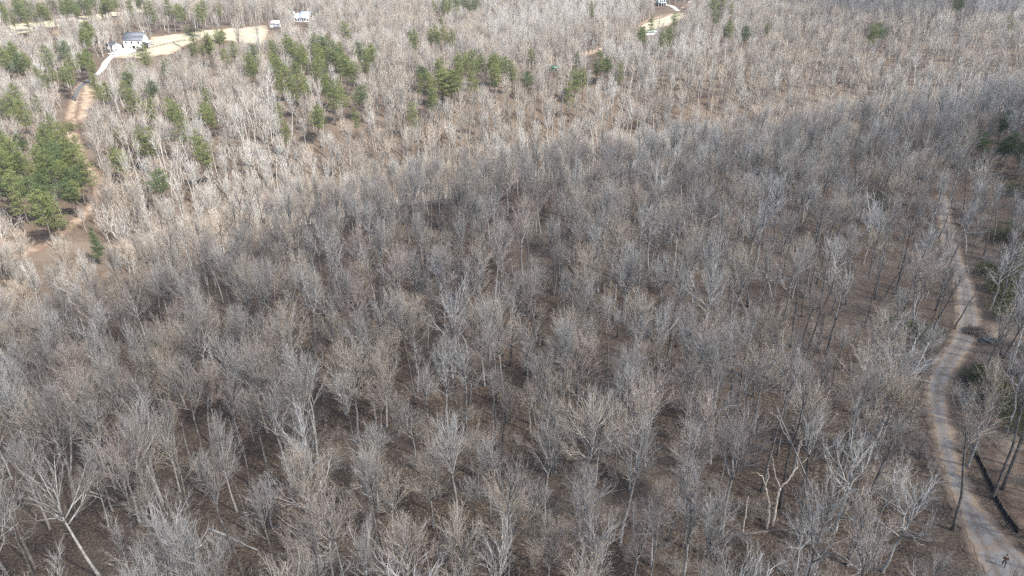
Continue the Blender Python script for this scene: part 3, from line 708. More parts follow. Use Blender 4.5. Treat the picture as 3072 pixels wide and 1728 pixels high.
# brush between the trees
bx = rng.uniform(-40, 190, 5200); by = rng.uniform(20, 330, 5200)
kb = (np.abs(bx) < by * .9 + 40) & (rng.random(5200) < .55 * vnoise(bx, by, 18, 21))
for poly in CLEAR: kb &= ~in_poly(bx, by, poly)
bx, by = bx[kb], by[kb]; bz = hz(bx, by); bn = len(bx)
def scatter(name, label, cat, pts, rot, sc, ids):
    me = bpy.data.meshes.new(name); me.vertices.add(len(pts)); me.vertices.foreach_set("co", np.asarray(pts, np.float32).ravel()); me.update()
    for an, ty_, dat, key in (("rot", 'FLOAT_VECTOR', rot, "vector"), ("siz", 'FLOAT', sc, "value"), ("pid", 'INT', ids, "value")):
        at = me.attributes.new(an, ty_, 'POINT'); at.data.foreach_set(key, np.asarray(dat).ravel())
    o = link(name, me); tag(o, label, cat, kind="stuff")
    ng = bpy.data.node_groups.new(name, 'GeometryNodeTree')
    ng.interface.new_socket("Geometry", in_out='INPUT', socket_type='NodeSocketGeometry'); ng.interface.new_socket("Geometry", in_out='OUTPUT', socket_type='NodeSocketGeometry')
    N = ng.nodes; L = ng.links
    gi = N.new("NodeGroupInput"); go = N.new("NodeGroupOutput"); ip = N.new("GeometryNodeInstanceOnPoints"); ci = N.new("GeometryNodeCollectionInfo")
    ci.inputs["Collection"].default_value = protos; ci.inputs["Separate Children"].default_value = True; ci.inputs["Reset Children"].default_value = True
    ip.inputs["Pick Instance"].default_value = True
    def attr(nm_, ty_):
        a = N.new("GeometryNodeInputNamedAttribute"); a.data_type = ty_; a.inputs["Name"].default_value = nm_; return a.outputs["Attribute"]
    er = N.new("FunctionNodeEulerToRotation"); L.new(attr("rot", 'FLOAT_VECTOR'), er.inputs[0])
    L.new(gi.outputs[0], ip.inputs["Points"]); L.new(ci.outputs[0], ip.inputs["Instance"]); L.new(attr("pid", 'INT'), ip.inputs["Instance Index"])
    L.new(er.outputs[0], ip.inputs["Rotation"]); L.new(attr("siz", 'FLOAT'), ip.inputs["Scale"]); L.new(ip.outputs[0], go.inputs[0])
    md = o.modifiers.new("scatter", 'NODES'); md.node_group = ng
    return o
scatter("bare_forest", "winter wood of grey leafless trees covering the ridge and far hillsides", "forest",
        np.c_[xs[ri], ys[ri], zs[ri]], np.c_[lx[ri], ly[ri], rz[ri]], scl[ri], pid[ri])
scatter("undergrowth", "low leafless brush growing on the leaf litter under the trees", "undergrowth",
        np.c_[bx, by, bz], np.c_[np.zeros(bn), np.zeros(bn), rng.uniform(0, 6.28, bn)], rng.uniform(.5, 1.3, bn), rng.choice(IDX[("brush", 2)], bn).astype(np.int32))
print("TREES", len(xs), "rest", len(ri), "brush", bn, "max depth of single", td[order].max())
# ------------------------------------------------------------------ evergreen shrubs
def shrub(seed):
    r = np.random.default_rng(seed); T, C = MB(), MB()
    for i in range(7):
        a = r.uniform(0, 6.28); p, d = path(r, (r.normal() * .1, r.normal() * .1, -.2), (math.cos(a) * .7, math.sin(a) * .7, 1), r.uniform(1.4, 2.4), 4, .1, .4); T.tube(p, np.linspace(.05, .015, 5), 4)
    lobes = r.normal(size=(16, 3)) * np.array([1.0, 1.0, .45]) + np.array([0, 0, 1.5])
    m = 1500; c = lobes[r.integers(0, 16, m)] + r.normal(size=(m, 3)) * np.array([.5, .5, .34]); c[:, 2] = np.abs(c[:, 2])
    d = r.normal(size=(m, 3)); d /= np.linalg.norm(d, axis=1)[:, None]
    C.twigs(c, c + d * .24, .12, r)
    return T, C
SHR = []
for i in range(4):
    T, C = shrub(700 + i); SHR.append((T.mesh("stem", M["bark_dark"]), C.mesh("foliage", M["laurel"])))
for k, (qx, qy, s) in enumerate([(2745, 985, 1.25), (2780, 1000, 1.0), (2690, 960, .8), (2625, 1072, 1.0), (2912, 1125, .9), (2950, 1160, 1.1), (2990, 1140, 1.2), (3045, 1180, 1.6), (3060, 920, 1.8), (3030, 880, 1.7), (3000, 850, 1.3), (2960, 800, 1.2),
                                  (3050, 820, 1.8), (2990, 700, 1.4), (3060, 690, 1.6), (3040, 560, 1.5), (2660, 602, 1.6), (2640, 618, 1.2), (3065, 1260, 1.4), (2940, 1110, 1.0), (3020, 940, 1.3)]):
    g = ground_at(qx, qy, lift=1.5 * s); t_, c_ = SHR[k % 4]
    root = tag(link("evergreen_shrub", None, loc=g, rot=(0, 0, k * 1.7), scale=s), "low dark evergreen shrub under the bare trees by the gravel track" if qy > 650 else "dark evergreen shrub among grey trees on the upper ridge", "shrub",
               "evergreen shrubs by the gravel track" if qy > 650 else "evergreen shrubs on the upper ridge")
    link("stem", t_, root); link("foliage", c_, root)
g = ground_at(575, 106); root = tag(link("evergreen_bush", None, loc=g, scale=(3.2, 2.2, 2.2)), "broad dark evergreen bush standing in the pale field", "bush"); link("stem", SHR[0][0], root); link("foliage", SHR[0][1], root)
g = ground_at(222, 398); root = tag(link("evergreen_bush", None, loc=g, scale=(2.6, 2.2, 2.2)), "bright green bush at the foot of the dirt clearing", "bush"); link("stem", SHR[1][0], root); link("foliage", SHR[1][1], root)
g = ground_at(185, 690); root = tag(link("evergreen_bush", None, loc=g, scale=(1.8, 1.8, 1.6)), "green bush beside the tan verge of the lane", "bush"); link("stem", SHR[2][0], root); link("foliage", SHR[2][1], root)

# ------------------------------------------------------------------ dead wood
def snag(name, px_, py_, limbs, label, mat="dead", cat="tree"):
    """limbs: list of (list of points in metres, start radius, end radius)"""
    g = ground_at(px_, py_); root = thing(name, g, label=label, cat=cat); r = np.random.default_rng(int(px_))
    for i, (pts, r0, r1) in enumerate(limbs):
        p = np.array(pts, float); s = np.linspace(0, 1, len(p)); t = np.linspace(0, 1, 12)
        q = np.c_[[np.interp(t, s, p[:, k]) for k in range(3)]].T + r.normal(size=(12, 3)) * .04; q[0] = p[0]
        b = MB(); b.tube(q, np.linspace(r0, r1, 12), 7); part("trunk" if i == 0 else "branch", b, M[mat], root, True)
    return root
snag("forked_snag", 2316, 1575, [([(0, 0, -.4), (.1, 0, 2), (-.1, 0, 5), (.1, .1, 6.4)], .19, .14), ([(.1, .1, 6.2), (-.9, .2, 8.2), (-1.5, .3, 10.6), (-1.7, .2, 11.2)], .12, .04), ([(.1, .1, 6.2), (1.1, .1, 8.0), (1.8, .3, 9.6)], .12, .08),
     ([(1.8, .3, 9.5), (1.6, .5, 11.2), (1.75, .4, 13.2)], .08, .03), ([(1.8, .3, 9.5), (2.6, .1, 11.0), (2.9, .0, 12.4)], .06, .02)], "bleached dead snag forking into bare stubs above the leaf litter")
snag("bent_snag", 2300, 1590, [([(0, 0, -.4), (-.1, 0, 2.4), (-.5, 0, 4.6), (-1.3, .1, 7.0)], .17, .12), ([(-1.25, .1, 6.9), (-1.9, 0, 8.6), (-2.8, .1, 9.4)], .09, .03), ([(-1.3, .1, 6.9), (-1.1, .2, 8.6), (-1.4, .2, 9.8)], .09, .04)], "bleached bent dead snag with a short two-pronged top")
snag("broken_snag", 2228, 1600, [([(0, 0, -.4), (-.1, 0, 3), (-.2, 0, 6.2)], .13, .03)], "thin splintered pale snag without branches")
snag("broken_snag", 2500, 1600, [([(0, 0, -.4), (.3, 0, 4), (.6, .1, 9), (.7, .1, 12)], .14, .08), ([(.6, .1, 9.5), (1.6, 0, 9.7), (2.4, .1, 10.2)], .06, .03)], "grey topless snag with one short side stub", "bark")
snag("leaning_snag", 2448, 1612, [([(0, 0, -.4), (-.3, 0, 3), (-1.2, .3, 6.5), (-3.6, .8, 11), (-6.0, 1.4, 15.5), (-7.6, 1.8, 19)], .17, .05), ([(-5.2, 1.2, 14), (-6.6, 1.2, 16), (-7.8, 1.0, 18.5)], .10, .04)], "long grey dead trunk leaning across its neighbours", "bark")
snag("pale_pole", 217, 437, [([(0, 0, -.4), (-.1, 0, 3), (-.6, 0, 6.5)], .16, .10)], "bleached bare pole of a dead tree beside the lane")
snag("leaning_tree", 2862, 988, [([(0, 0, -.3), (.5, .2, 2), (1.6, .5, 5), (2.6, .8, 7.5), (3.6, 1.1, 10)], .18, .06), ([(1.7, .5, 5.2), (2.8, .3, 6), (3.2, .2, 7.2)], .06, .02), ([(2.6, .8, 7.4), (3.6, .4, 7.9), (4.2, .3, 8.6)], .05, .02), ([(1.2, .4, 4), (2.2, .0, 4.4), (3.0, -.3, 4.2)], .05, .015)],
     "dark leafless tree leaning out over the gravel track", "bark_dark")
lr = np.random.default_rng(44)
for k, (qx, qy, ang, L, mt, lab) in enumerate([
        (2150, 1262, .15, 9, "bark_dark", "dark fallen log lying level on the litter among slim trunks"), (2390, 1338, -.35, 6, "bark_dark", "dark fallen log near the leaning pale dead trunk"), (2540, 1560, -.5, 5, "bark_dark", "dark fallen limb beside the topless snag"),
        (2330, 1600, .1, 9, "bark_dark", "dark fallen log at the foot of the forked snag"), (1820, 1480, .1, 6, "bark_dark", "dark short log on brown litter below the ridge"), (2600, 1480, -.4, 8, "bark_dark", "dark fallen trunk near a stout forked tree"),
        (1150, 1650, .1, 7, "bark_dark", "dark mossy log among the densest tan crowns"), (2560, 1660, .9, 6, "bark_dark", "dark crooked log toward the gravel turnaround"), (700, 1620, -.5, 9, "bark", "long grey log under rounded tan-leaved trees"),
        (2130, 850, .05, 9, "bark_dark", "dark log across an opening of reddish litter"), (2700, 1400, -.6, 5, "bark_dark", "dark fallen log between the gravel track and slim trees"), (2080, 1130, .6, 8, "bark_pale", "pale log leaning downhill among slim trunks")]):
    g = ground_at(qx, qy); b = MB(); n_ = 10; t = np.linspace(-.5, .5, n_)
    x = t * L * math.cos(ang) + lr.normal(size=n_) * .05; y = t * L * math.sin(ang) + lr.normal(size=n_) * .05
    z = hz(g[0] + x, g[1] + y) - g[2] + .12; b.tube(np.c_[x, y, z], np.linspace(.19, .09, n_), 7)
    o = thing("fallen_log", g, label=lab, cat="log"); part("trunk", b, M[mt], o, True)
    for s_ in range(3):
        q = int(lr.integers(4, 9)); c = MB(); a = lr.uniform(0, 6.28); p, _d = path(lr, (x[q], y[q], z[q]), (math.cos(a), math.sin(a), lr.uniform(.2, .9)), lr.uniform(.8, 2.2), 4, .1, .4); c.tube(p, np.linspace(.05, .012, 5), 4); part("branch", c, M[mt], o, True)
# brush pile and boulder by the track
b = MB()
for i in range(260):
    a = lr.uniform(0, 6.28); q = lr.normal(size=3) * np.array([.95, .8, .3]); q[2] = abs(q[2]) + .1
    dd = np.array([math.cos(a), math.sin(a), lr.normal() * .25]) * lr.uniform(.5, 1.4); b.tube([q - dd, q + lr.normal(size=3) * .08, q + dd], [.03, .045, .012], 4)
    e = np.repeat((q + dd)[None], 5, 0); b.twigs(e, e + lr.normal(size=(5, 3)) * .4, .02, lr)
o = thing("brush_pile", ground_at(2925, 1000), label="dark heap of cut branches at the edge of the gravel track", cat="brush pile"); part("branch_heap", b, M["bark_dark"], o)["kind"] = "stuff"
M["rock"] = mat_noise("dark_rock", [(0.3, (0.05, 0.05, 0.052)), (0.7, (0.15, 0.15, 0.15))], 1.2, 8, 0.9, 0.5)
def boulder(px_, py_, sx, sy, sz, label):
    bm = bmesh.new(); bmesh.ops.create_icosphere(bm, subdivisions=4, radius=1)
    for v in bm.verts:
        q = v.co; k = 1 + .16 * math.sin(q.x * 4 + 1) * math.sin(q.y * 5) + .10 * math.sin(q.z * 9 + q.x * 6) + .05 * math.sin(q.y * 17)
        v.co = Vector((q.x * sx * k, q.y * sy * k, max(q.z, -.3) * sz * k))
    me = bpy.data.meshes.new("boulder"); bm.to_mesh(me); bm.free(); me.materials.append(M["rock"])
    return tag(link("boulder", me, loc=ground_at(px_, py_)), label, "boulder")
boulder(2962, 1024, 1.5, .9, 1.0, "dark grey boulder on the dirt pad beside the brush pile")

# ------------------------------------------------------------------ black silt fence beside the track
M["fabric"] = mat_plain("black_fabric", (0.018, 0.018, 0.02), .8, 0, .3, 2); M["stake"] = mat_plain("weathered_stake", (.26, .2, .14), .9)
sf = G([(2890, 1286), (2912, 1340), (2938, 1398), (2960, 1440), (2984, 1500), (3010, 1552), (3036, 1590), (3050, 1606)])
pl, tt = resample(sf, 2.2); root = thing("silt_fence", (*pl[0], hz1(*pl[0])), label="black fabric silt fence sagging between stakes along the bank", cat="fence")
o0 = np.array([*pl[0], hz1(*pl[0])])
for i in range(len(pl) - 1):
    m = 7; q = pl[i] + (pl[i + 1] - pl[i]) * np.linspace(0, 1, m)[:, None]; z = hz(q[:, 0], q[:, 1]); hgt = .66 - .14 * np.sin(np.linspace(0, math.pi, m)) + lr.normal() * .05
    d = nrm(pl[i + 1] - pl[i]); nn = np.array([-d[1], d[0]]); bulge = (.10 * np.sin(np.linspace(0, math.pi, m)))[:, None]
    bot = np.c_[q - nn * .10, z - .05] - o0; mid = np.c_[q + nn * (bulge - .02), z + hgt * .5] - o0; top = np.c_[q + nn * .1, z + hgt] - o0
    back = np.array([nn[0] * .015, nn[1] * .015, 0]); b = MB()
    for lay in (0, 1):
        v = np.concatenate([bot, mid, top]) + back * lay
        f = []
        for rr in (0, 1):
            for k in range(m - 1): a0 = rr * m + k; f += [(a0, a0 + 1, a0 + m + 1), (a0, a0 + m + 1, a0 + m)]
        b.add(v, f)
    part("fabric_panel", b, M["fabric"], root)
for i in range(len(pl)):
    b = MB(); p = np.array([*pl[i], hz1(*pl[i])]) - o0; b.tube([p + (.03, .05, -.3), p + (.04, .08, 1.1)], [.028, .028], 4); part("stake", b, M["stake"], root)

# ------------------------------------------------------------------ buildings
M["white"] = mat_plain("white_siding", (.80, .80, .79), .6, 0, .04); M["slate"] = mat_plain("grey_shingles", (.115, .125, .14), .85, 0, .25, 3); M["darkroof"] = mat_plain("dark_shingles", (.06, .068, .08), .85, 0, .25, 3)
M["metal"] = mat_plain("pale_metal_roof", (.55, .62, .66), .4, .3, .06); M["tanroof"] = mat_plain("faded_roof", (.52, .44, .42), .8, 0, .08); M["glass"] = mat_plain("window_glass", (.03, .035, .045), .08); M["doorgrey"] = mat_plain("grey_door", (.62, .65, .66), .5, 0, .05)
M["darkgap"] = mat_plain("painted_dark_gap", (.02, .018, .016), .9); M["greenroof"] = mat_plain("green_metal", (.045, .13, .09), .4, .2, .1); M["palegreen"] = mat_plain("pale_green_metal", (.45, .58, .50), .45, .2, .08); M["deck"] = mat_plain("dark_deck", (.07, .055, .045), .8); M["brick"] = mat_plain("pale_chimney", (.66, .62, .58), .9)  # darkgap puts the shade of openings and under floors into near-black colour
def bpart(name, parent, mat, *boxes):
    b = MB()
    for q in boxes: b.box(*q)
    return part(name, b, M[mat], parent)
def slab(name, parent, mat, y0, z0, y1, z1, x0, x1, th=.18):
    b = MB(); b.prism([(y0, z0), (y1, z1), (y1, z1 + th), (y0, z0 + th)], x0, x1); return part(name, b, M[mat], parent)
def window(parent, x0, x1, y, z0, z1, name="window"):
    w = bpart(name, parent, "white", (x0 - .1, x1 + .1, y - .06, y + .05, z0 - .1, z1 + .1)); bpart("pane", w, "glass", (x0, x1, y - .08, y - .055, z0, z1)); return w
# main white house
g = ground_at(402, 147); H1 = thing("white_house", g, .02, label="large white house with stepped grey roof and a side porch", cat="house")
b = MB(); b.prism([(0, -4), (0, 6.0), (3, 7.5), (3, 8.6), (6.6, 10.5), (10, 6.6), (10, -4)], -6.6, 6.6); part("wall", b, M["white"], H1)
slab("roof", H1, "slate", -.5, 5.85, 3.0, 7.58, -6.95, 6.95); R = slab("roof", H1, "slate", 2.55, 8.42, 6.6, 10.56, -6.95, 6.95); slab("roof", H1, "slate", 6.6, 10.56, 10.5, 6.2, -6.95, 6.95)
bpart("chimney", R, "brick", (5.6, 6.5, 6.2, 7.1, 9.5, 11.6))
d_ = bpart("garage_door", H1, "doorgrey", (3.0, 6.0, -.07, .04, .1, 2.4)); bpart("doorway", H1, "darkgap", (-.9, 1.2, -.06, .03, .1, 2.3)); window(H1, -2.6, -1.9, 0, .4, 2.2, "door"); window(H1, -5.2, -3.9, 0, 3.6, 5.0); window(H1, -1.2, .1, 0, 3.6, 5.0); window(H1, 3.4, 4.8, 0, 3.6, 5.0)
b = MB(); b.box(6.65, 10.4, 1.0, 9.2, 2.35, 2.6); part("porch_floor", b, M["deck"], H1)
b = MB(); b.add([(6.55, .5, 5.1), (10.9, .5, 4.1), (10.9, 9.8, 4.1), (6.55, 9.8, 5.1), (6.55, .5, 5.25), (10.9, .5, 4.25), (10.9, 9.8, 4.25), (6.55, 9.8, 5.25)], [(0, 2, 1), (0, 3, 2), (4, 5, 6), (4, 6, 7), (0, 1, 5), (0, 5, 4), (1, 2, 6), (1, 6, 5), (2, 3, 7), (2, 7, 6)]); part("porch_roof", b, M["metal"], H1)
for k in range(6): bpart("post", H1, "white", (10.1, 10.3, 1.1 + k * 1.55, 1.3 + k * 1.55, -3, 4.2))
bpart("porch_shade_box", H1, "darkgap", (6.7, 10.0, 1.2, 9.0, -3.5, 2.33)); window(H1, 2.0, 3.0, 0, .5, 2.1)  # solid dark box stands for the shade below the porch floor
# garage beside it
g = ground_at(353, 149); GA = thing("detached_garage", g, math.radians(57), label="small white detached garage with dark gable roof and two doors", cat="garage")
b = MB(); b.prism([(-3.4, -3), (-3.4, 2.9), (0, 4.9), (3.4, 2.9), (3.4, -3)], 0, 7.2); o = part("wall", b, M["white"], GA)
for q in (o,): q.rotation_euler = (0, 0, math.pi / 2)
for s_ in (-1, 1):
    b = MB(); b.prism([(0, 4.95), (s_ * 3.9, 2.62), (s_ * 3.9, 2.8), (0, 5.13)], -.4, 7.6); part("roof", b, M["darkroof"], GA).rotation_euler = (0, 0, math.pi / 2)
for x in (-1.6, 1.6):
    d_ = bpart("garage_door", GA, "doorgrey", (x - 1.25, x + 1.25, -.08, .04, 0.05, 2.2)); bpart("door_header", d_, "darkgap", (x - 1.3, x + 1.3, -.1, .03, 2.2, 2.38))
# pale-roofed house and outbuilding at the wood's edge
g = ground_at(905, 64); H2 = thing("metal_roofed_house", g, -.08, label="long low house with pale metal roof and front porch at the wood's edge", cat="house")
b = MB(); b.prism([(0, -3), (0, 3.0), (4.6, 7.3), (9.2, 3.0), (9.2, -3)], -1.6, 7.4); part("wall", b, M["white"], H2)
b = MB(); b.prism([(.4, -3), (.4, 3.0), (4.6, 6.0), (8.8, 3.0), (8.8, -3)], -7.0, -1.65); part("wing_wall", b, M["white"], H2)
slab("roof", H2, "metal", -2.2, 2.5, 4.6, 7.35, -1.9, 7.8); slab("roof", H2, "metal", 4.6, 7.35, 9.7, 2.7, -1.9, 7.8); slab("wing_roof", H2, "metal", -2.0, 2.5, 4.6, 6.05, -7.4, -1.92); slab("wing_roof", H2, "metal", 4.6, 6.05, 9.2, 2.75, -7.4, -1.92)
for k in range(8): bpart("post", H2, "white", (-7.0 + k * 1.95, -6.85 + k * 1.95, -2.0, -1.85, -2.5, 2.55))
bpart("porch_floor", H2, "white", (-7.2, 7.6, -2.1, -.05, -.4, -.1)); bpart("chimney", H2, "brick", (-8.0, -7.05, 4.0, 5.2, -3, 7.4))
for x in (-5.5, -3.6, .2, 2.4, 5.0): window(H2, x, x + .9, 0 if x > -1.6 else .4, .6, 2.3)
g = ground_at(825, 82); H4 = thing("outbuilding", g, -.1, label="small white outbuilding with faded pinkish roof beside the field", cat="outbuilding")
b = MB(); b.prism([(0, -3), (0, 3.0), (3, 5.0), (6, 3.0), (6, -3)], -3.8, 3.8); part("wall", b, M["white"], H4); slab("roof", H4, "tanroof", -.5, 2.65, 3, 5.05, -4.1, 4.1); slab("roof", H4, "tanroof", 3, 5.05, 6.5, 2.65, -4.1, 4.1)
bpart("door", H4, "doorgrey", (-1, .2, -.06, .03, 0, 2.1)); bpart("lean_to", H4, "white", (3.85, 5.8, .8, 4, -3, 2.4))
# raised cabin at the sandy driveway
g = ground_at(1986, 17); H3 = thing("raised_cabin", g, 0, label="pale blue cabin raised on posts over a dark underside by the sandy driveway", cat="house")
M["bluewhite"] = mat_plain("pale_blue_siding", (.60, .70, .76), .6, 0, .05)
b = MB(); b.prism([(0, 2.4), (0, 5.2), (8, 5.2), (8, 2.4)], -3.3, 3.3); part("wall", b, M["bluewhite"], H3)
b = MB(); b.add([(-3.3, 0, 5.2), (3.3, 0, 5.2), (0, 0, 8.4), (-3.3, 8, 5.2), (3.3, 8, 5.2), (0, 8, 8.4)], [(0, 1, 2), (3, 5, 4), (0, 2, 5), (0, 5, 3), (1, 4, 5), (1, 5, 2)]); part("gable", b, M["bluewhite"], H3)
for s_ in (-1, 1):
    b = MB(); b.add([(0, -.6, 8.55), (s_ * 3.9, -.6, 4.8), (s_ * 3.9, 8.5, 4.8), (0, 8.5, 8.55), (0, -.6, 8.7), (s_ * 3.9, -.6, 4.95), (s_ * 3.9, 8.5, 4.95), (0, 8.5, 8.7)], [(0, 1, 2), (0, 2, 3), (4, 6, 5), (4, 7, 6), (0, 5, 1), (0, 4, 5), (1, 5, 6), (1, 6, 2), (2, 6, 7), (2, 7, 3)]); part("roof", b, M["metal"], H3)
bpart("deck", H3, "bluewhite", (-3.6, 3.6, -2.2, 0, 2.2, 2.45)); bpart("under_deck_shade", H3, "darkgap", (-3.2, 3.2, -.2, 7.5, -2, 2.18))  # near-black block painted in place of the shade beneath the cabin
for x in (-3.4, -1.1, 1.1, 3.4): bpart("post", H3, "white", (x - .09, x + .09, -2.1, -1.92, -2, 2.2))
for x in (-2.2, -.5, 1.2): window(H3, x, x + 1.1, 0, 3.0, 4.8)
# small sheds in the wood
def shed(name, px_, py_, w, d, h, rz_, roof, wall, label):
    t = thing(name, ground_at(px_, py_), rz_, label=label, cat="shed"); b = MB(); b.prism([(0, -1.5), (0, h), (d / 2, h + 1.0), (d, h), (d, -1.5)], -w / 2, w / 2); part("wall", b, M[wall], t)
    slab("roof", t, roof, -.3, h - .12, d / 2, h + 1.05, -w / 2 - .25, w / 2 + .25, .1); slab("roof", t, roof, d / 2, h + 1.05, d + .3, h - .12, -w / 2 - .25, w / 2 + .25, .1); bpart("doorway", t, "darkgap", (-w / 2 - .04, -w / 2 + .03, d * .3, d * .7, 0, 1.9)); return t
shed("green_shed", 1660, 213, 4.6, 3.2, 1.9, -.25, "greenroof", "greenroof", "small green metal shed among bare trees across the ravine")
shed("pale_roofed_shed", 1952, 106, 9.0, 5.0, 2.2, .05, "palegreen", "white", "long shed with pale green metal roof below the sandy driveway")

# ------------------------------------------------------------------ rail fences, vehicles
M["rail"] = mat_plain("dark_rail", (.055, .045, .038), .85)
def rail_fence(pxs, label):
    p, _t = resample(G(pxs), 2.6); o0 = np.array([*p[0], hz1(*p[0])]); root = thing("rail_fence", o0, label=label, cat="fence")
    z = hz(p[:, 0], p[:, 1])
    for i in range(len(p)):
        q = np.array([p[i, 0], p[i, 1], z[i]]) - o0; b = MB(); b.box(q[0] - .08, q[0] + .08, q[1] - .08, q[1] + .08, q[2] - .4, q[2] + 1.4); part("post", b, M["rail"], root)
        if i < len(p) - 1:
            e = np.array([p[i + 1, 0], p[i + 1, 1], z[i + 1]]) - o0
            for hh in (.45, .85, 1.25): b = MB(); b.tube([q + (0, 0, hh), e + (0, 0, hh)], [.06, .06], 4); part("rail", b, M["rail"], root)
rail_fence([(387, 166), (425, 154), (448, 147), (478, 139), (519, 130), (550, 124), (600, 118), (636, 114)], "dark post and rail fence running along the pale field")
rail_fence([(519, 131), (531, 137), (543, 143), (552, 150)], "short dark rail fence branching downhill from the long one")
M["rubber"] = mat_plain("tyre_rubber", (.02, .02, .02), .8)
def car(px_, py_, rz_, paint, label, truck=True, lift=.12):
    g = ground_at(px_, py_); g[2] += lift; t = thing("pickup_truck" if truck else "parked_car", g, rz_, label=label, cat="truck" if truck else "car")
    L, W = (5.4, 1.95) if truck else (4.5, 1.8); b = MB()
    prof = [(-L / 2, .45), (-L / 2, .95), (-L * .28, 1.02), (-L * .28, 1.0), (L * .5 - .05, 1.0), (L / 2, .5), (L * .35, .35), (-L * .4, .35)]
    b.prism([(q[0], q[1]) for q in prof], -W / 2, W / 2); part("body", b, paint, t)
    cab = [(-L * .27, 1.0), (-L * .15, 1.72), (L * .12, 1.75), (L * .2, 1.0)] if truck else [(-L * .27, 1.0), (-L * .12, 1.45), (L * .25, 1.45), (L * .42, 1.0)]
    b = MB(); b.prism(cab, -W / 2 + .1, W / 2 - .1); c = part("cabin", b, paint, t)
    (y0, z0), (y1, z1) = cab[0], cab[1]; b = MB(); b.add([(-.75, y0 + .04, z0 + .08), (.75, y0 + .04, z0 + .08), (.68, y1 - .08, z1 - .1), (-.68, y1 - .08, z1 - .1)], [(0, 1, 2), (0, 2, 3)])
    v = np.concatenate(b.v); v[:, 1] -= .06; b.v = [v]; part("windscreen", b, M["glass"], c)
    for s_ in (-1, 1):
        x = s_ * (W / 2 - .085); b = MB(); b.add([(x, y0 + .35, 1.1), (x, cab[3][0] - .25, 1.1), (x, cab[2][0] - .1, cab[2][1] - .15), (x, y1 + .1, z1 - .15)], [(0, 1, 2), (0, 2, 3)]); part("side_window", b, M["glass"], c)
        for yy in (-L * .31, L * .3):
            b = MB(); b.tube([(s_ * (W / 2 - .2), yy, .36), (s_ * (W / 2 + .02), yy, .36)], [.36, .36], 14); part("wheel", b, M["rubber"], t)
    if truck: bpart("truck_bed", t, "darkgap", (-W / 2 + .15, W / 2 - .15, L * .22, L * .47, 1.005, 1.02))
    return t
M["paintwhite"] = mat_plain("white_paint", (.75, .76, .77), .3, 0, .03)
car(337, 165, 1.2, M["paintwhite"], "white pickup truck parked at the head of the pale driveway")
car(2072, 9, 1.4, M["paintwhite"], "white car parked at the end of the sandy driveway", False)
tr = thing("utility_trailer", ground_at(417, 154) + np.array([0, 0, .12]), 1.3, label="low dark utility trailer parked against the rail fence", cat="trailer")
bpart("bed", tr, "deck", (-1, 1, -2, 2, .6, .75)); bpart("side_board", tr, "deck", (-1.05, -1.0, -2, 2, .75, 1.2)); bpart("side_board", tr, "deck", (1.0, 1.05, -2, 2, .75, 1.2)); bpart("drawbar", tr, "deck", (-.06, .06, -3.4, -2, .55, .66))
for s_ in (-1, 1):
    b = MB(); b.tube([(s_ * 1.08, .2, .35), (s_ * 1.28, .2, .35)], [.35, .35], 14); part("wheel", b, M["rubber"], tr)

# ------------------------------------------------------------------ the person on the gravel
def skin_mesh(name, V, E, Rr, mats, pick, sub=2):
    me = bpy.data.meshes.new(name); me.from_pydata(V, E, []); o = bpy.data.objects.new(name, me); COL.objects.link(o)
    m_ = o.modifiers.new("skin", 'SKIN')
    if not me.skin_vertices:
        bm = bmesh.new(); bm.from_mesh(me); bm.verts.layers.skin.verify(); bm.to_mesh(me); bm.free()
    for i, q in enumerate(Rr): me.skin_vertices[0].data[i].radius = (q, q) if np.isscalar(q) else q
    me.skin_vertices[0].data[0].use_root = True
    o.modifiers.new("sub", 'SUBSURF').levels = sub
    dg = bpy.context.evaluated_depsgraph_get(); ev = o.evaluated_get(dg); nm_ = bpy.data.meshes.new_from_object(ev)
    bpy.data.objects.remove(o); nm_.name = name
    nm_.materials.clear()
    for q in mats: nm_.materials.append(q)
    for p in nm_.polygons: p.material_index = pick(p.center); p.use_smooth = True
    return nm_
M["skin"] = mat_plain("skin", (.42, .26, .19), .6); M["jacket"] = mat_plain("brown_jacket", (.085, .045, .028), .85); M["trousers"] = mat_plain("black_trousers", (.02, .02, .024), .85); M["hair"] = mat_plain("black_hair", (.012, .011, .012), .6); M["shoe"] = mat_plain("dark_shoe", (.03, .028, .026), .7)
g = ground_at(3006, 1706); g[2] += .09
P_ = thing("person", g, math.radians(150), label="person in brown jacket and black trousers walking on the gravel turnaround", cat="person")
V = [(0, 0, .95), (0, -.03, 1.15), (0, -.06, 1.36), (0, -.10, 1.47), (0, -.14, 1.56), (0, -.16, 1.68), (0, -.15, 1.76),
     (.10, 0, .90), (.11, -.17, .50), (.11, -.05, .09), (.11, -.20, .04), (-.10, 0, .90), (-.11, .08, .50), (-.11, .30, .12), (-.11, .18, .04),
     (.19, -.06, 1.38), (.26, -.02, 1.10), (.22, -.24, .96), (.20, -.33, .95), (-.19, -.06, 1.38), (-.26, -.02, 1.10), (-.20, -.24, .98), (-.18, -.33, .97)]
E = [(0, 1), (1, 2), (2, 3), (3, 4), (4, 5), (5, 6), (0, 7), (7, 8), (8, 9), (9, 10), (0, 11), (11, 12), (12, 13), (13, 14), (2, 15), (15, 16), (16, 17), (17, 18), (2, 19), (19, 20), (20, 21), (21, 22)]
Rr = [(.15, .11), (.14, .10), (.16, .10), .06, .075, .095, .05, .095, .065, .045, .04, .095, .065, .045, .04, .06, .045, .036, .035, .06, .045, .036, .035]
me = skin_mesh("body", V, E, Rr, [M["skin"], M["trousers"], M["shoe"]], lambda c: 0 if c.z > .93 else (2 if c.z < .13 else 1)); link("body", me, P_)
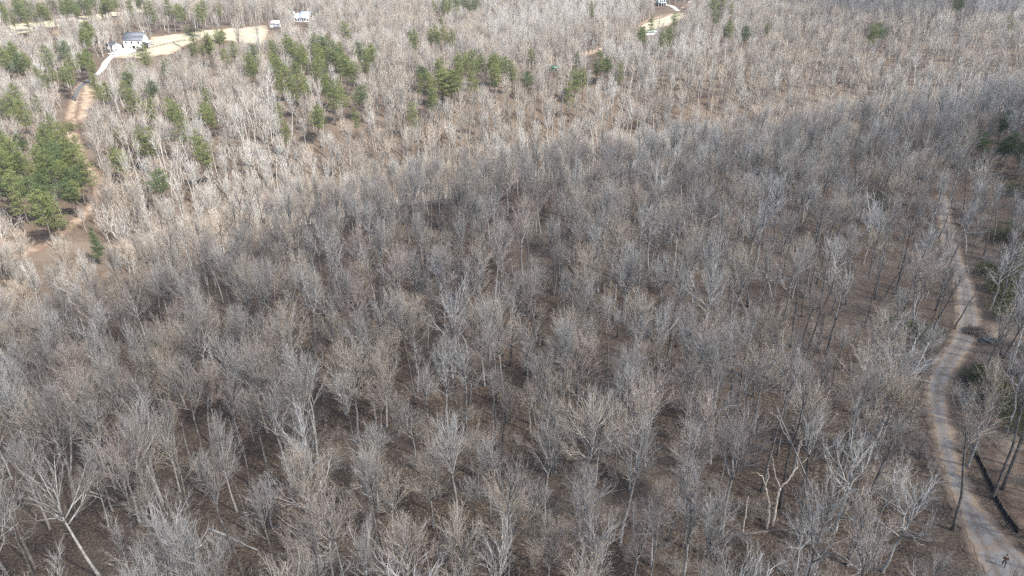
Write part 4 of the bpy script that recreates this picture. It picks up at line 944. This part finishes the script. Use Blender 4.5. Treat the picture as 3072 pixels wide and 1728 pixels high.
keepv = [0, 1, 2, 3, 15, 16, 17, 19, 20, 21]; mp = {v: i for i, v in enumerate(keepv)}
me = skin_mesh("jacket", [V[i] for i in keepv], [(mp[a], mp[c]) for a, c in E if a in mp and c in mp], [(.18, .14), (.175, .135), (.19, .13), .08, .085, .068, .052, .085, .068, .052], [M["jacket"]], lambda c: 0); link("jacket", me, P_)
me = skin_mesh("hair", [(0, -.13, 1.66), (0, -.13, 1.73), (0, -.11, 1.80)], [(0, 1), (1, 2)], [.115, .125, .07], [M["hair"]], lambda c: 0); link("hair", me, P_)
for s_ in (-1, 1):
    for k in range(5):
        b = MB(); x0 = s_ * (.185 + (k - 2) * .018); th = k == 0
        b.tube([(x0, -.34, .955), (x0 + (s_ * -.03 if th else 0), -.39 - (0 if th else .012 * (2 - abs(k - 2))), .95), (x0 + (s_ * -.04 if th else 0), -.41 - (0 if th else .012 * (2 - abs(k - 2))), .92)], [.010, .009, .006], 5); part("finger", b, M["skin"], P_, True)

# ------------------------------------------------------------------ clouds drifting over, between the sun and the near ridge
m_, nt_, p_ = nodes("cloud_vapour", 1.0); N_ = nt_.nodes; L_ = nt_.links
p_.inputs["Base Color"].default_value = (.9, .9, .92, 1); tb = N_.new("ShaderNodeBsdfTransparent"); tl = N_.new("ShaderNodeBsdfTranslucent"); tl.inputs[0].default_value = (.9, .9, .92, 1)
ms = N_.new("ShaderNodeMixShader"); ms.inputs[0].default_value = .5; L_.new(p_.outputs[0], ms.inputs[1]); L_.new(tl.outputs[0], ms.inputs[2])
m2 = N_.new("ShaderNodeMixShader"); m2.inputs[0].default_value = .55; L_.new(ms.outputs[0], m2.inputs[1]); L_.new(tb.outputs[0], m2.inputs[2]); L_.new(m2.outputs[0], N_["Material Output"].inputs[0])
def cloud(fx, fy, a, b, rot, alt, seed, label):
    """a puffy flat-bottomed cloud whose shadow falls round (fx, fy)"""
    t = (alt - 20) / sdir.z; c = np.array([fx, fy, 20]) + np.array(sdir) * t
    bm = bmesh.new(); bmesh.ops.create_icosphere(bm, subdivisions=6, radius=1)
    V_ = np.array([v.co for v in bm.verts]); r = np.random.default_rng(seed); k = np.ones(len(V_))
    for amp, fr, nn in ((.20, 2.2, 5), (.13, 5, 7), (.07, 11, 9)):
        for _ in range(nn):
            d = r.normal(size=3); d /= np.linalg.norm(d); k += amp / math.sqrt(nn) * np.abs(np.sin(V_ @ d * fr + r.uniform(0, 6.28))) - amp / math.sqrt(nn) * .5
    W_ = V_ * k[:, None] * np.array([a, b, min(a, b) * .38]); W_[:, 2] = np.where(W_[:, 2] < 0, W_[:, 2] * .25, W_[:, 2])
    cr, sr = math.cos(rot), math.sin(rot); X = W_[:, 0] * cr - W_[:, 1] * sr; Y = W_[:, 0] * sr + W_[:, 1] * cr
    for v, q in zip(bm.verts, np.c_[X, Y, W_[:, 2]]): v.co = q
    me = bpy.data.meshes.new("cloud"); bm.to_mesh(me); bm.free(); me.materials.append(m_)
    for p in me.polygons: p.use_smooth = True
    return tag(link("cloud", me, loc=c), label, "cloud", kind="structure")
cloud(165, 92, 265, 165, .47, 620, 4, "broad thin cloud drifting over the near ridge")
cloud(430, 640, 210, 110, .2, 620, 9, "smaller cloud drifting over the far ridge")

# ------------------------------------------------------------------ thin haze over the whole valley
hm = bpy.data.materials.new("thin_haze"); hm.use_nodes = True; hn = hm.node_tree.nodes; hn.remove(hn["Principled BSDF"])
pv = hn.new("ShaderNodeVolumePrincipled"); pv.inputs["Color"].default_value = (.93, .93, .94, 1); pv.inputs["Density"].default_value = 0.00010; pv.inputs["Anisotropy"].default_value = 0.2
hm.node_tree.links.new(pv.outputs[0], hn["Material Output"].inputs["Volume"])
hb = MB(); hb.box(-5400, 5400, -5400, 5400, float(GZ.min()) - 1.5, max(float(GZ.max()) + 26, CAM_Z + 12)); tag(link("haze", hb.mesh("haze", hm)), "thin pale haze hanging over the wooded valley", "haze", kind="stuff")
